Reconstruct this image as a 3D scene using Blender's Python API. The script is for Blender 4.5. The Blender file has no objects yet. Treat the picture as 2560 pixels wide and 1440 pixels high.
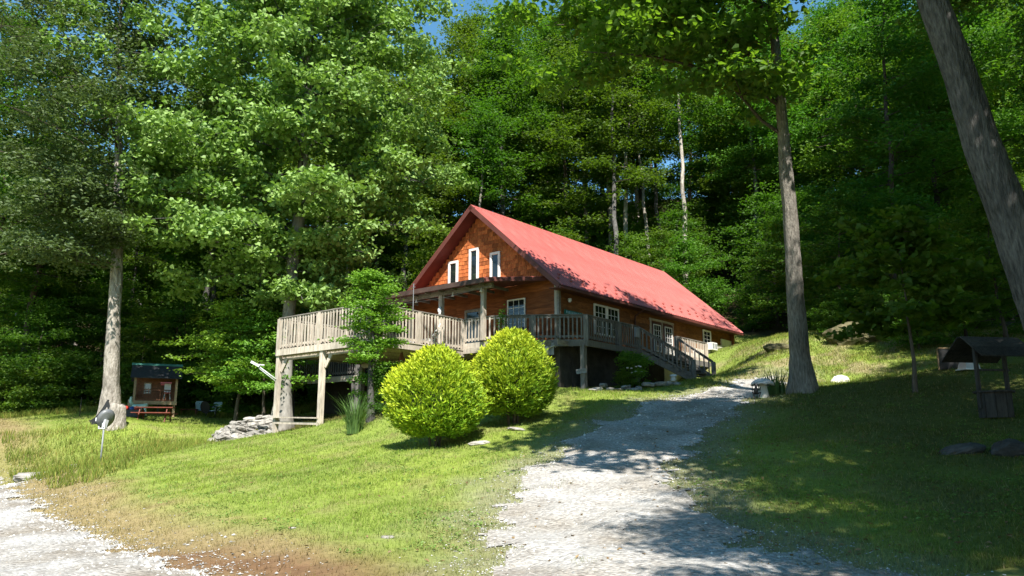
import bpy, math, random
import numpy as np
from mathutils import Vector, Matrix, Quaternion

# ------------------------------------------------------------------ camera, sky, sun, exposure
scene = bpy.context.scene
F = 2000.0                       # focal length in pixels of the 2560-wide photograph
PITCH = math.radians(11.4)
cam_d = bpy.data.cameras.new('camera'); cam = bpy.data.objects.new('camera', cam_d)
scene.collection.objects.link(cam)
cam_d.sensor_width = 36.0; cam_d.lens = 36.0 * F / 2560.0
cam_d.clip_start = 0.1; cam_d.clip_end = 2000.0
cam.location = (0, 0, 0); cam.rotation_euler = (math.pi/2 + PITCH, 0, 0)
scene.camera = cam

SUN_EL = math.radians(47.0); SUN_AZ = math.radians(8.0)     # azimuth: degrees to the right of straight behind the camera
S = Vector((math.sin(SUN_AZ)*math.cos(SUN_EL), -math.cos(SUN_AZ)*math.cos(SUN_EL), math.sin(SUN_EL)))
world = bpy.data.worlds.new('World'); scene.world = world; world.use_nodes = True
wn = world.node_tree; wn.nodes.clear()
sky = wn.nodes.new('ShaderNodeTexSky'); sky.sky_type = 'NISHITA'; sky.sun_disc = False
sky.sun_elevation = SUN_EL; sky.sun_rotation = math.pi - SUN_AZ
sky.altitude = 300; sky.air_density = 1.0; sky.dust_density = 0.0; sky.ozone_density = 1.5
bg = wn.nodes.new('ShaderNodeBackground'); bg.inputs['Strength'].default_value = 0.09
wo = wn.nodes.new('ShaderNodeOutputWorld')
hs = wn.nodes.new('ShaderNodeHueSaturation'); hs.inputs['Saturation'].default_value = 1.2; hs.inputs['Hue'].default_value = .485
wn.links.new(sky.outputs[0], hs.inputs['Color']); wn.links.new(hs.outputs[0], bg.inputs['Color']); wn.links.new(bg.outputs[0], wo.inputs['Surface'])
sun_d = bpy.data.lights.new('sun', 'SUN'); sun_d.energy = 5.0; sun_d.angle = math.radians(0.53)
sun_d.color = (1.0, 0.95, 0.86)
sun = bpy.data.objects.new('sun', sun_d); scene.collection.objects.link(sun)
sun.rotation_euler = S.to_track_quat('Z', 'Y').to_euler(); sun.location = S * 60

vs = scene.view_settings
vs.view_transform = 'Standard'; vs.look = 'None'; vs.gamma = 1.0; vs.use_curve_mapping = False
vs.exposure = 1.3
scene.render.engine = 'CYCLES'
cy = scene.cycles
cy.max_bounces = 6; cy.diffuse_bounces = 3; cy.glossy_bounces = 2; cy.transmission_bounces = 4; cy.transparent_max_bounces = 4
cy.caustics_reflective = False; cy.caustics_refractive = False
cy.use_denoising = True
cy.sample_clamp_indirect = 6.0

# ------------------------------------------------------------------ helpers
rng = np.random.default_rng(7); random.seed(7)
C = scene.collection
cP, sP = math.cos(PITCH), math.sin(PITCH)

def at(px, py, Y):
    """world point seen at photo pixel (px, py), Y metres ahead of the camera"""
    a = (px-1280)/F; b = (720-py)/F
    d = Vector((a, cP-b*sP, sP+b*cP))
    return d * (Y/d.y)

def tag(o, label=None, cat=None, group=None, kind=None):
    if label: o['label'] = label
    if cat: o['category'] = cat
    if group: o['group'] = group
    if kind: o['kind'] = kind
    return o

def empty(name, loc=(0, 0, 0), rz=0.0, label=None, cat=None, group=None):
    o = bpy.data.objects.new(name, None); C.objects.link(o)
    o.location = loc; o.rotation_euler = (0, 0, rz); o.empty_display_size = .3
    return tag(o, label, cat, group)

def link(name, me, parent=None, loc=None, rot=None, scale=None):
    o = bpy.data.objects.new(name, me); C.objects.link(o)
    if parent is not None: o.parent = parent
    if loc is not None: o.location = loc
    if rot is not None: o.rotation_euler = rot
    if scale is not None: o.scale = scale
    return o

def np_mesh(name, V, Fc, mat=None, tint=None, col=None, smooth=False, nside=3):
    """mesh from numpy arrays; Fc is (n, 3) or (n, 4)"""
    V = np.ascontiguousarray(V, dtype=np.float32); Fc = np.ascontiguousarray(Fc, dtype=np.int32)
    k = Fc.shape[1]; me = bpy.data.meshes.new(name)
    me.vertices.add(len(V)); me.vertices.foreach_set('co', V.ravel())
    me.loops.add(Fc.size); me.loops.foreach_set('vertex_index', Fc.ravel())
    me.polygons.add(len(Fc)); me.polygons.foreach_set('loop_start', np.arange(0, Fc.size, k, dtype=np.int32))
    me.polygons.foreach_set('use_smooth', np.full(len(Fc), smooth, dtype=bool))
    me.update(calc_edges=True)
    if tint is not None:
        a = me.attributes.new('tint', 'FLOAT', 'POINT'); a.data.foreach_set('value', np.ascontiguousarray(tint, dtype=np.float32))
    if col is not None:
        a = me.attributes.new('Col', 'FLOAT_COLOR', 'POINT')
        cc = np.ones((len(V), 4), dtype=np.float32); cc[:, :3] = col
        a.data.foreach_set('color', cc.ravel())
    if mat: me.materials.append(mat)
    return me

class MB:
    """collects boxes, beams, tubes and sheets into one mesh"""
    def __init__(s): s.v = []; s.f = []; s.sm = []
    def add(s, vs_, fs, smooth=False):
        o = len(s.v); s.v += [tuple(p) for p in vs_]
        for f in fs: s.f.append(tuple(i+o for i in f)); s.sm.append(smooth)
        return s
    def box(s, c, size, rz=0.0, M=None):
        hx, hy, hz = size[0]/2, size[1]/2, size[2]/2
        p = [Vector((x, y, z)) for z in (-hz, hz) for y in (-hy, hy) for x in (-hx, hx)]
        R = M if M is not None else Matrix.Rotation(rz, 3, 'Z')
        p = [R @ q + Vector(c) for q in p]
        return s.add(p, [(0, 2, 3, 1), (4, 5, 7, 6), (0, 1, 5, 4), (2, 6, 7, 3), (0, 4, 6, 2), (1, 3, 7, 5)])
    def beam(s, a, b, w, h, up=(0, 0, 1)):
        a, b = Vector(a), Vector(b); d = (b-a); L = d.length; d = d.normalized(); up = Vector(up)
        if abs(d.dot(up)) > .99: up = Vector((1, 0, 0))
        sd = d.cross(up).normalized(); u2 = sd.cross(d).normalized()
        p = [a+sd*(x*w/2)+u2*(z*h/2) for x, z in ((-1, -1), (1, -1), (1, 1), (-1, 1))]
        p += [q+d*L for q in p]
        return s.add(p, [(0, 1, 2, 3), (7, 6, 5, 4), (0, 4, 5, 1), (1, 5, 6, 2), (2, 6, 7, 3), (3, 7, 4, 0)])
    def tube(s, pts, rad, n=8, caps=True):
        pts = [Vector(p) for p in pts]
        if not hasattr(rad, '__len__'): rad = [rad]*len(pts)
        vs_, fs = [], []; ref = None
        for i, p in enumerate(pts):
            t = (pts[min(i+1, len(pts)-1)]-pts[max(i-1, 0)]).normalized()
            if ref is None: ref = Vector((1, 0, 0)) if abs(t.x) < .8 else Vector((0, 1, 0))
            a = t.cross(ref).normalized(); b = t.cross(a).normalized(); ref = (-b.cross(t)).cross(t) if False else ref
            for k in range(n):
                an = 2*math.pi*k/n; vs_.append(p+(a*math.cos(an)+b*math.sin(an))*rad[i])
        for i in range(len(pts)-1):
            for k in range(n):
                fs.append((i*n+k, i*n+(k+1) % n, (i+1)*n+(k+1) % n, (i+1)*n+k))
        if caps: fs.append(tuple(range(n))[::-1]); fs.append(tuple(range((len(pts)-1)*n, len(pts)*n)))
        return s.add(vs_, fs, True)
    def lathe(s, c, prof, n=16):
        c = Vector(c); vs_, fs = [], []
        for r, z in prof:
            for k in range(n):
                an = 2*math.pi*k/n; vs_.append(c+Vector((r*math.cos(an), r*math.sin(an), z)))
        for i in range(len(prof)-1):
            for k in range(n): fs.append((i*n+k, i*n+(k+1) % n, (i+1)*n+(k+1) % n, (i+1)*n+k))
        return s.add(vs_, fs, True)
    def prism(s, poly, axis, a, b):
        """extrude a 2-d polygon along axis 'x','y' or 'z' from a to b"""
        def P(q, t): return {'x': (t, q[0], q[1]), 'y': (q[0], t, q[1]), 'z': (q[0], q[1], t)}[axis]
        n = len(poly)
        return s.add([P(q, a) for q in poly]+[P(q, b) for q in poly],
                     [tuple(range(n))[::-1], tuple(range(n, 2*n))]+[(i, (i+1) % n, n+(i+1) % n, n+i) for i in range(n)])
    def mesh(s, name, mat=None):
        me = bpy.data.meshes.new(name); me.from_pydata([tuple(p) for p in s.v], [], s.f)
        for p, sm in zip(me.polygons, s.sm): p.use_smooth = sm
        if mat: me.materials.append(mat)
        me.update(); return me
    def build(s, name, mat, parent=None, **kw):
        return link(name, s.mesh(name, mat), parent, **kw)

# ------------------------------------------------------------------ materials
class NT:
    def __init__(s, name):
        s.m = bpy.data.materials.new(name); s.m.use_nodes = True; s.t = s.m.node_tree; s.t.nodes.clear()
        s.out = s.n('ShaderNodeOutputMaterial')
    def n(s, typ, **kw):
        o = s.t.nodes.new(typ)
        for k, v in kw.items():
            if k.startswith('i_'): o.inputs[k[2:].replace('_', ' ')].default_value = v
            else: setattr(o, k, v)
        return o
    def l(s, a, b): s.t.links.new(a, b)
    def ramp(s, fac, stops):
        r = s.n('ShaderNodeValToRGB'); e = r.color_ramp.elements
        while len(e) < len(stops): e.new(.5)
        for k, (p, c) in enumerate(stops): e[k].position = p; e[k].color = (*c, 1) if len(c) == 3 else c
        s.l(fac, r.inputs[0]); return r
    def noise(s, vec=None, scale=5., detail=3., rough=.55):
        n = s.n('ShaderNodeTexNoise'); n.inputs['Scale'].default_value = scale; n.inputs['Detail'].default_value = detail
        n.inputs['Roughness'].default_value = rough
        if vec is not None: s.l(vec, n.inputs['Vector'])
        return n
    def mul(s, a, b, fac=1.0):
        m = s.n('ShaderNodeMix', data_type='RGBA', blend_type='MULTIPLY'); m.inputs[0].default_value = fac
        s.l(a, m.inputs[6]); s.l(b, m.inputs[7]); return m.outputs[2]
    def mixc(s, fac, a, b):
        m = s.n('ShaderNodeMix', data_type='RGBA')
        s.l(fac, m.inputs[0]); s.l(a, m.inputs[6]); s.l(b, m.inputs[7]); return m.outputs[2]

def surf(name, c0, c1, scale=6., stretch=(1, 1, 1), rough=.7, bump=.15, spec=.3, metal=0., objvar=0.25, bscale=None, bdist=.02, streak=None, coat=0.):
    """two-tone noise surface in object space with per-object brightness variation"""
    t = NT(name); b = t.n('ShaderNodeBsdfPrincipled')
    tc = t.n('ShaderNodeTexCoord'); mp = t.n('ShaderNodeMapping'); mp.inputs['Scale'].default_value = stretch
    oi = t.n('ShaderNodeObjectInfo')
    addv = t.n('ShaderNodeVectorMath', operation='ADD'); comb = t.n('ShaderNodeVectorMath', operation='SCALE')
    comb.inputs[0].default_value = (37.1, 17.3, 53.7); t.l(oi.outputs['Random'], comb.inputs['Scale'])
    t.l(tc.outputs['Object'], addv.inputs[0]); t.l(comb.outputs[0], addv.inputs[1]); t.l(addv.outputs[0], mp.inputs[0])
    n1 = t.noise(mp.outputs[0], scale, 5., .62)
    r = t.ramp(n1.outputs['Fac'], [(.3, c0), (.72, c1)])
    col = r.outputs[0]
    n2 = t.noise(tc.outputs['Object'], .8, 2.)
    r2 = t.ramp(n2.outputs['Fac'], [(.3, (.72, .72, .72)), (.7, (1.15, 1.15, 1.15))])
    col = t.mul(col, r2.outputs[0])
    if objvar:
        mr = t.n('ShaderNodeMapRange'); mr.inputs['To Min'].default_value = 1-objvar; mr.inputs['To Max'].default_value = 1+objvar
        t.l(oi.outputs['Random'], mr.inputs['Value'])
        col = t.mul(col, mr.outputs[0])
    t.l(col, b.inputs['Base Color'])
    b.inputs['Roughness'].default_value = rough; b.inputs['Specular IOR Level'].default_value = spec; b.inputs['Metallic'].default_value = metal
    b.inputs['Coat Weight'].default_value = coat
    if bump:
        bm = t.n('ShaderNodeBump'); bm.inputs['Strength'].default_value = bump; bm.inputs['Distance'].default_value = bdist
        nb = t.noise(mp.outputs[0], bscale or scale*3, 4.); t.l(nb.outputs['Fac'], bm.inputs['Height']); t.l(bm.outputs[0], b.inputs['Normal'])
    t.l(b.outputs[0], t.out.inputs[0]); return t.m

def leaf_mat(name, dark, light, trans, tw=.35, hue=.06, gloss=.04, vr=(.95, 1.08)):
    t = NT(name)
    at_ = t.n('ShaderNodeAttribute', attribute_name='tint'); oi = t.n('ShaderNodeObjectInfo')
    r = t.ramp(at_.outputs['Fac'], [(0., dark), (1., light)])
    mr = t.n('ShaderNodeMapRange'); mr.inputs['To Min'].default_value = vr[0]; mr.inputs['To Max'].default_value = vr[1]
    t.l(oi.outputs['Random'], mr.inputs['Value'])
    hs = t.n('ShaderNodeHueSaturation'); mh = t.n('ShaderNodeMapRange'); mh.inputs['To Min'].default_value = .5-hue/2; mh.inputs['To Max'].default_value = .5+hue/2
    ms = t.n('ShaderNodeMath', operation='FRACT'); mm = t.n('ShaderNodeMath', operation='MULTIPLY'); mm.inputs[1].default_value = 7.31
    t.l(oi.outputs['Random'], mm.inputs[0]); t.l(mm.outputs[0], ms.inputs[0]); t.l(ms.outputs[0], mh.inputs['Value'])
    t.l(mh.outputs[0], hs.inputs['Hue']); t.l(mr.outputs[0], hs.inputs['Value']); t.l(r.outputs[0], hs.inputs['Color'])
    d = t.n('ShaderNodeBsdfDiffuse'); t.l(hs.outputs[0], d.inputs['Color'])
    tr = t.n('ShaderNodeBsdfTranslucent')
    tcn = t.n('ShaderNodeRGB'); tcn.outputs[0].default_value = (*trans, 1)
    h2 = t.n('ShaderNodeHueSaturation'); t.l(mh.outputs[0], h2.inputs['Hue']); t.l(tcn.outputs[0], h2.inputs['Color']); t.l(h2.outputs[0], tr.inputs['Color'])
    m1 = t.n('ShaderNodeMixShader'); m1.inputs[0].default_value = tw; t.l(d.outputs[0], m1.inputs[1]); t.l(tr.outputs[0], m1.inputs[2])
    g = t.n('ShaderNodeBsdfGlossy'); g.inputs['Roughness'].default_value = .6; g.inputs['Color'].default_value = (1, 1, 1, 1)
    m2 = t.n('ShaderNodeMixShader'); m2.inputs[0].default_value = gloss; t.l(m1.outputs[0], m2.inputs[1]); t.l(g.outputs[0], m2.inputs[2])
    t.l(m2.outputs[0], t.out.inputs[0]); return t.m

def attr_mat(name, scale=9., rough=.95, bump=.5, lo=.7, hi=1.3, bdist=.03):
    """surface whose local colour lies in the 'Col' attribute (soil, turf, stone kinds), with grain on top"""
    t = NT(name); b = t.n('ShaderNodeBsdfPrincipled'); a = t.n('ShaderNodeAttribute', attribute_name='Col')
    tc = t.n('ShaderNodeTexCoord'); n = t.noise(tc.outputs['Object'], scale, 6., .7)
    r = t.ramp(n.outputs['Fac'], [(.3, (lo,)*3), (.7, (hi,)*3)])
    col = t.mul(a.outputs['Color'], r.outputs[0]); t.l(col, b.inputs['Base Color'])
    b.inputs['Roughness'].default_value = rough; b.inputs['Specular IOR Level'].default_value = .15
    bm = t.n('ShaderNodeBump'); bm.inputs['Strength'].default_value = bump; bm.inputs['Distance'].default_value = bdist
    t.l(n.outputs['Fac'], bm.inputs['Height']); t.l(bm.outputs[0], b.inputs['Normal'])
    t.l(b.outputs[0], t.out.inputs[0]); return t.m

def gravel_mat(name):
    t = NT(name); b = t.n('ShaderNodeBsdfPrincipled'); tc = t.n('ShaderNodeTexCoord')
    v = t.n('ShaderNodeTexVoronoi'); v.inputs['Scale'].default_value = 20.; t.l(tc.outputs['Object'], v.inputs['Vector'])
    r = t.ramp(v.outputs['Color'], [(.0, (.21, .20, .19)), (.5, (.34, .332, .32)), (1., (.47, .46, .445))])
    n = t.noise(tc.outputs['Object'], .6, 4.); r2 = t.ramp(n.outputs['Fac'], [(.32, (.60, .54, .46)), (.62, (1., 1., 1.))])
    col = t.mul(r.outputs[0], r2.outputs[0]); t.l(col, b.inputs['Base Color'])
    b.inputs['Roughness'].default_value = .9; b.inputs['Specular IOR Level'].default_value = .2
    bm = t.n('ShaderNodeBump'); bm.inputs['Strength'].default_value = .8; bm.inputs['Distance'].default_value = .03; bm.invert = True
    t.l(v.outputs['Distance'], bm.inputs['Height']); t.l(bm.outputs[0], b.inputs['Normal'])
    t.l(b.outputs[0], t.out.inputs[0]); return t.m

def glass_mat(name, c=(.012, .016, .018)):
    t = NT(name); b = t.n('ShaderNodeBsdfPrincipled'); b.inputs['Base Color'].default_value = (*c, 1)
    b.inputs['Roughness'].default_value = .04; b.inputs['Specular IOR Level'].default_value = .8; b.inputs['IOR'].default_value = 1.5
    t.l(b.outputs[0], t.out.inputs[0]); return t.m

M = {}
M['leaf_syc'] = leaf_mat('leaf_sycamore', (.085, .165, .030), (.26, .38, .10), (.26, .46, .05), .32, .03, .025)
M['leaf_forest'] = leaf_mat('leaf_forest', (.032, .088, .009), (.11, .20, .020), (.17, .36, .012), .34, .045, .015, (.68, 1.25))
M['leaf_under'] = leaf_mat('leaf_understory', (.034, .088, .008), (.105, .185, .016), (.17, .36, .012), .36, .04, .015, (.7, 1.2))
M['leaf_walnut'] = leaf_mat('leaf_dull_green', (.042, .082, .026), (.095, .15, .05), (.11, .20, .03), .28, .04, .02)
M['leaf_gold'] = leaf_mat('leaf_golden_cedar', (.12, .27, .012), (.47, .54, .02), (.28, .40, .01), .25, .02, .02)
M['leaf_shrub'] = leaf_mat('leaf_bright_shrub', (.085, .185, .015), (.19, .33, .03), (.24, .44, .02), .38, .03, .02)
M['leaf_oak'] = leaf_mat('leaf_broad_shade_tree', (.04, .10, .010), (.085, .17, .018), (.22, .42, .02), .45, .04, .02)
M['blade'] = leaf_mat('blade_green', (.04, .10, .02), (.10, .19, .04), (.12, .22, .03), .25, .02, .04)
M['clover'] = leaf_mat('clover_leaf', (.10, .175, .03), (.17, .25, .05), (.16, .26, .03), .25, .02, .02)
M['bark_pale'] = surf('bark_pale', (.15, .13, .105), (.47, .43, .38), 5., (1.6, 1.6, .55), .9, 1.0, .1, bscale=14., bdist=.06)
M['bark_grey'] = surf('bark_grey', (.050, .048, .046), (.19, .182, .170), 9., (2.4, 2.4, .35), .95, 1.0, .1, bscale=22., bdist=.06)
M['bark_mid'] = surf('bark_light_grey', (.09, .08, .07), (.30, .275, .24), 9., (2.4, 2.4, .35), .95, 1.0, .1, bscale=22., bdist=.06)
M['bark_dark'] = surf('bark_dark', (.045, .038, .03), (.12, .10, .08), 5., (2., 2., .5), .95, .8, .1)
M['bark_syc'] = surf('bark_sycamore', (.09, .08, .065), (.42, .40, .36), 2.2, (1., 1., .5), .85, .3, .1)
M['deck'] = surf('weathered_deck_wood', (.29, .25, .205), (.53, .465, .39), 5., (3, 3, .5), .85, .5, .1, objvar=.16)
M['deck_dark'] = surf('weathered_deck_beam', (.14, .125, .11), (.28, .255, .225), 4., (1, 1, 3), .85, .5, .1, objvar=.15)
M['deck_grey_shade'] = surf('grey_shade_wood', (.10, .095, .09), (.19, .18, .17), 5., (3, 3, .5), .85, .5, .1, objvar=.15)  # greyer copy of deck wood, shade painted in for right railing, stair, outbuilding porch
M['cedar'] = surf('cedar_siding', (.115, .033, .011), (.265, .088, .030), 3.2, (.5, 1, 3), .72, .5, .2, objvar=.22)
M['cedar_y'] = surf('honey_siding', (.125, .042, .013), (.27, .105, .033), 3.2, (1, .4, 3), .72, .5, .2, objvar=.25)
M['shingle'] = surf('cedar_shingle', (.22, .048, .015), (.50, .168, .05), 5., (3, 1, .7), .75, .4, .2, objvar=.42)
M['gable_back'] = surf('gable_backing', (.12, .04, .02), (.18, .06, .03), 5., rough=.9)
M['roof'] = surf('red_metal_roof', (.33, .080, .066), (.40, .105, .09), 1.2, rough=.42, bump=.02, spec=.5, objvar=.03)
M['maroon'] = surf('maroon_trim', (.085, .026, .022), (.12, .04, .032), 3., rough=.55, bump=.05, objvar=.05)
M['white'] = surf('white_paint', (.62, .61, .59), (.75, .74, .72), 3., rough=.5, bump=.05, objvar=.04)
M['block'] = surf('painted_foundation', (.55, .53, .48), (.70, .68, .63), 3., rough=.9, bump=.3, objvar=.08)
M['dark'] = surf('dark_boards', (.02, .018, .016), (.05, .045, .04), 3., rough=.9, bump=.2)
M['glass'] = glass_mat('window_glass')
M['black'] = surf('black_plastic', (.012, .012, .013), (.02, .02, .022), 3., rough=.45, bump=0., spec=.4)
M['greymetal'] = surf('grey_painted_metal', (.13, .14, .15), (.17, .18, .19), 2., rough=.45, bump=0., spec=.5)
M['whitemetal'] = surf('white_grey_metal', (.50, .52, .54), (.62, .63, .65), 2., rough=.4, bump=0., spec=.5)
M['stone'] = surf('field_stone', (.17, .158, .142), (.38, .36, .325), 4., rough=.9, bump=.8, spec=.2, objvar=.28)
M['playroof'] = surf('dark_felt_roof', (.03, .032, .036), (.055, .058, .065), 8., rough=.9, bump=.2)
M['green'] = surf('green_ridge_metal', (.08, .25, .19), (.11, .30, .23), 3., rough=.5, bump=0.)
M['playwood'] = surf('stained_play_wood', (.13, .05, .025), (.22, .095, .045), 4., (2, 2, .6), .75, .3)
M['newwood'] = surf('pale_timber', (.30, .20, .11), (.46, .33, .20), 4., (2, 2, .5), .8, .3)
M['redwood'] = surf('red_stained_table', (.12, .028, .018), (.20, .05, .03), 4., rough=.6, bump=.2)
M['blue'] = surf('pale_blue_metal', (.33, .52, .62), (.42, .62, .72), 3., rough=.5, bump=0., objvar=.05)
M['blue2'] = surf('blue_plastic', (.02, .06, .22), (.03, .08, .30), 3., rough=.4, bump=0.)
M['red'] = surf('red_plastic', (.45, .03, .02), (.55, .05, .03), 3., rough=.4, bump=0.)
M['pink'] = surf('pink_plastic', (.55, .12, .18), (.65, .18, .25), 3., rough=.4, bump=0.)
M['pale'] = surf('pale_green_plastic', (.45, .62, .50), (.55, .70, .58), 3., rough=.4, bump=0.)
M['tarp'] = surf('blue_grey_tarp', (.035, .045, .075), (.06, .07, .11), 4., rough=.6, bump=.4)
M['umbrella'] = surf('brown_umbrella_cloth', (.14, .065, .055), (.20, .095, .08), 6., (4, 4, .5), .85, .3)
M['signgreen'] = surf('green_sign', (.01, .11, .085), (.02, .15, .11), 3., rough=.5, bump=0.)
M['bone'] = surf('bone', (.34, .33, .31), (.48, .46, .42), 8., rough=.7, bump=.2)
M['board'] = surf('grey_board', (.17, .18, .19), (.26, .27, .28), 5., (3, 1, .5), .85, .3)
M['ground'] = attr_mat('ground_soil_and_turf', 7., .97, .6, .72, 1.28, .05)
M['gravel'] = gravel_mat('gravel_bed')
M['pebble'] = attr_mat('pebbles', 20., .9, .2, .85, 1.15, .01)

# grass blades coloured by attribute
def grass_mat():
    t = NT('grass_blades'); a = t.n('ShaderNodeAttribute', attribute_name='Col')
    d = t.n('ShaderNodeBsdfDiffuse'); t.l(a.outputs['Color'], d.inputs['Color'])
    tr = t.n('ShaderNodeBsdfTranslucent'); t.l(a.outputs['Color'], tr.inputs['Color'])
    m = t.n('ShaderNodeMixShader'); m.inputs[0].default_value = .35; t.l(d.outputs[0], m.inputs[1]); t.l(tr.outputs[0], m.inputs[2])
    t.l(m.outputs[0], t.out.inputs[0]); return t.m
M['grass'] = grass_mat()

# ------------------------------------------------------------------ house frame
PSI = math.radians(39.1)
HA = Vector((1.93, 32.74, 4.46))            # right front wall corner at deck-floor height
HZ = -PSI
def H2W(x, y, z): return HA + Matrix.Rotation(HZ, 3, 'Z') @ Vector((x, y, z))

# ------------------------------------------------------------------ terrain
ctrl = []
def cp(px, py, Y): ctrl.append(tuple(at(px, py, Y)))
def cw(x, y, z): ctrl.append((x, y, z))
for a in [(0, 1210, 30), (200, 1330, 15.5), (430, 1440, 10.4), (100, 1212, 28.5), (250, 1157, 27.5), (60, 1130, 34), (100, 1040, 44), (230, 1012, 50),
          (275, 1052, 37.5), (385, 1053, 41), (515, 1042, 47), (360, 1036, 43.5), (620, 1032, 50), (600, 1106, 36), (683, 1083, 33.8), (797, 1066, 32),
          (700, 1200, 19.1), (400, 1205, 21.5), (1000, 1300, 14), (1085, 1122, 23), (1300, 1066, 24.5), (925, 1046, 29.5), (885, 1081, 28.5),
          (1464, 970, 33), (1735, 951, 37), (1785, 957, 39.2), (1600, 976, 33), (1860, 990, 29.5), (1650, 1080, 22.5), (1450, 1200, 17), (1500, 1330, 12.5),
          (2000, 980, 28), (2330, 929, 27), (2490, 1046, 20), (2300, 1130, 17), (2200, 1250, 13.5), (2560, 1400, 9.5), (2100, 884, 36), (1930, 852, 40),
          (2200, 835, 40), (2100, 957, 31), (1900, 900, 37)]: cp(*a)
for a in [(0, 3, -1.65), (-9, 4, -1.7), (8, 3, -1.3), (-22, 8, -1.9), (0, -12, -1.8), (20, -12, -1.0), (-30, -12, -2.4), (-30, 25, -1.2), (-45, 40, .5),
          (10.7, 43.5, 5.04), (12.9, 46.2, 5.92), (17, 53, 8.5), (1.5, 34, 2.6), (-6, 36, 1.55), (-5.3, 39, 2.1), (-2, 48, 3.6), (4, 54, 7.),
          (0, 70, 14), (-32, 62, 6.5), (30, 62, 13), (42, 45, 8), (0, 100, 29), (50, 100, 33), (-50, 100, 20), (-60, 55, 4), (60, 30, 6), (62, 70, 21),
          (0, 150, 44), (90, 150, 48), (-90, 150, 34), (27, 40, 6.2), (32, 22, 3.2), (22, 10, -.2), (-16, 55, 4.), (-100, 60, 5), (110, 60, 22),
          (-110, 0, -3), (110, 0, 3), (20, 32, 4.2)]: cw(*a)
CT = np.array(ctrl)
def _tps():
    P = CT[:, :2]/40.; n = len(P)
    r2 = ((P[:, None]-P[None])**2).sum(-1); K = np.where(r2 > 0, r2*np.log(r2+1e-12)*.5, 0)+np.eye(n)*2e-4
    A = np.zeros((n+3, n+3)); A[:n, :n] = K; A[:n, n] = 1; A[:n, n+1:] = P; A[n, :n] = 1; A[n+1:, :n] = P.T
    b = np.zeros(n+3); b[:n] = CT[:, 2]; return P, np.linalg.solve(A, b)
_TP, _TW = _tps()
def ground_z(x, y):
    x = np.asarray(x, float); y = np.asarray(y, float); sh = x.shape; q = np.stack([x.ravel(), y.ravel()], 1)/40.
    out = np.empty(len(q)); n = len(_TP)
    for i in range(0, len(q), 20000):
        qq = q[i:i+20000]; r2 = ((qq[:, None]-_TP[None])**2).sum(-1)
        K = r2*np.log(r2+1e-12)*.5
        out[i:i+20000] = K@_TW[:n]+_TW[n]+qq@_TW[n+1:]
    X, Y = q[:, 0]*40, q[:, 1]*40
    out += .05*np.sin(X*.9+1.3)*np.sin(Y*.8)+.03*np.sin(X*2.1+Y*1.7)+.02*np.sin(X*3.7-Y*2.9+2)
    return out.reshape(sh)
def gz(x, y): return float(ground_z(np.array([x]), np.array([y]))[0])
def on(px, py, Y, dz=0.):
    p = at(px, py, Y); return Vector((p.x, p.y, gz(p.x, p.y)+dz))

def vnoise(x, y, s=1., seed=0):
    """smooth value noise in 0..1"""
    x = np.asarray(x)*s+seed*13.7; y = np.asarray(y)*s-seed*7.3
    xi = np.floor(x).astype(np.int64); yi = np.floor(y).astype(np.int64); fx = x-xi; fy = y-yi
    fx = fx*fx*(3-2*fx); fy = fy*fy*(3-2*fy)
    def h(a, b):
        v = np.sin(a*127.1+b*311.7+seed*74.7)*43758.5453; return v-np.floor(v)
    return (h(xi, yi)*(1-fx)+h(xi+1, yi)*fx)*(1-fy)+(h(xi, yi+1)*(1-fx)+h(xi+1, yi+1)*fx)*fy
def fbm(x, y, s=1., seed=0): return (vnoise(x, y, s, seed)*.55+vnoise(x, y, s*2.3, seed+1)*.3+vnoise(x, y, s*5.1, seed+2)*.15)

def seg_dist(x, y, pts, wid):
    """distance to a polyline minus its (interpolated) half-width"""
    best = np.full(np.shape(x), 1e9)
    for (ax, ay), (bx, by), wa, wb in zip(pts[:-1], pts[1:], wid[:-1], wid[1:]):
        dx, dy = bx-ax, by-ay; t = np.clip(((x-ax)*dx+(y-ay)*dy)/(dx*dx+dy*dy), 0, 1)
        best = np.minimum(best, np.hypot(x-ax-t*dx, y-ay-t*dy)-(wa+(wb-wa)*t))
    return best
def P2(px, py, Y): p = at(px, py, Y); return (p.x, p.y)
DRIVE = [(2.8, 2.), (2.3, 8.), P2(1500, 1330, 12.5), P2(1480, 1200, 17), P2(1600, 1095, 22), P2(1760, 1015, 27.5), P2(1850, 985, 30.5), (10.5, 33.5)]
DRIVE_W = [2.5, 2.1, 1.7, 1.65, 1.7, 1.65, 1.5, 1.0]
ROAD = [(-45, 60.), (-21.1, 28.2), (-10.7, 13.7), (-6.9, 8.6), (-4.5, 3.), (-3.5, -10)]
ROAD_W = [3.2, 3.0, 3.2, 3.8, 4.2, 4.5]
def drive_d(x, y): return seg_dist(x, y, DRIVE, DRIVE_W)+(fbm(x, y, .9, 3)-.5)*1.5+(vnoise(x, y, 4., 9)-.5)*.35
def road_d(x, y): return seg_dist(x, y, ROAD, ROAD_W)+(fbm(x, y, .8, 5)-.5)*1.3+(vnoise(x, y, 4., 8)-.5)*.4
def woods_mask(x, y):
    """0 in the clearing, 1 under the forest"""
    edge = np.interp(x, [-60, -28, -17, -9, -4, 6, 13, 16, 20, 26, 60], [44, 47, 49, 52, 52, 53, 50, 44, 42, 38, 30])
    return np.clip((y-edge+(fbm(x, y, .25, 11)-.5)*4)/2., 0, 1)
def smooth(e0, e1, v): t = np.clip((v-e0)/(e1-e0), 0, 1); return t*t*(3-2*t)
def soil_patch(x, y):
    dx, dy = x+3.6, y-11.1; return np.exp(-((dx*.86-dy*.51)/2.6)**2-((dx*.51+dy*.86)/.8)**2)
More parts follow.
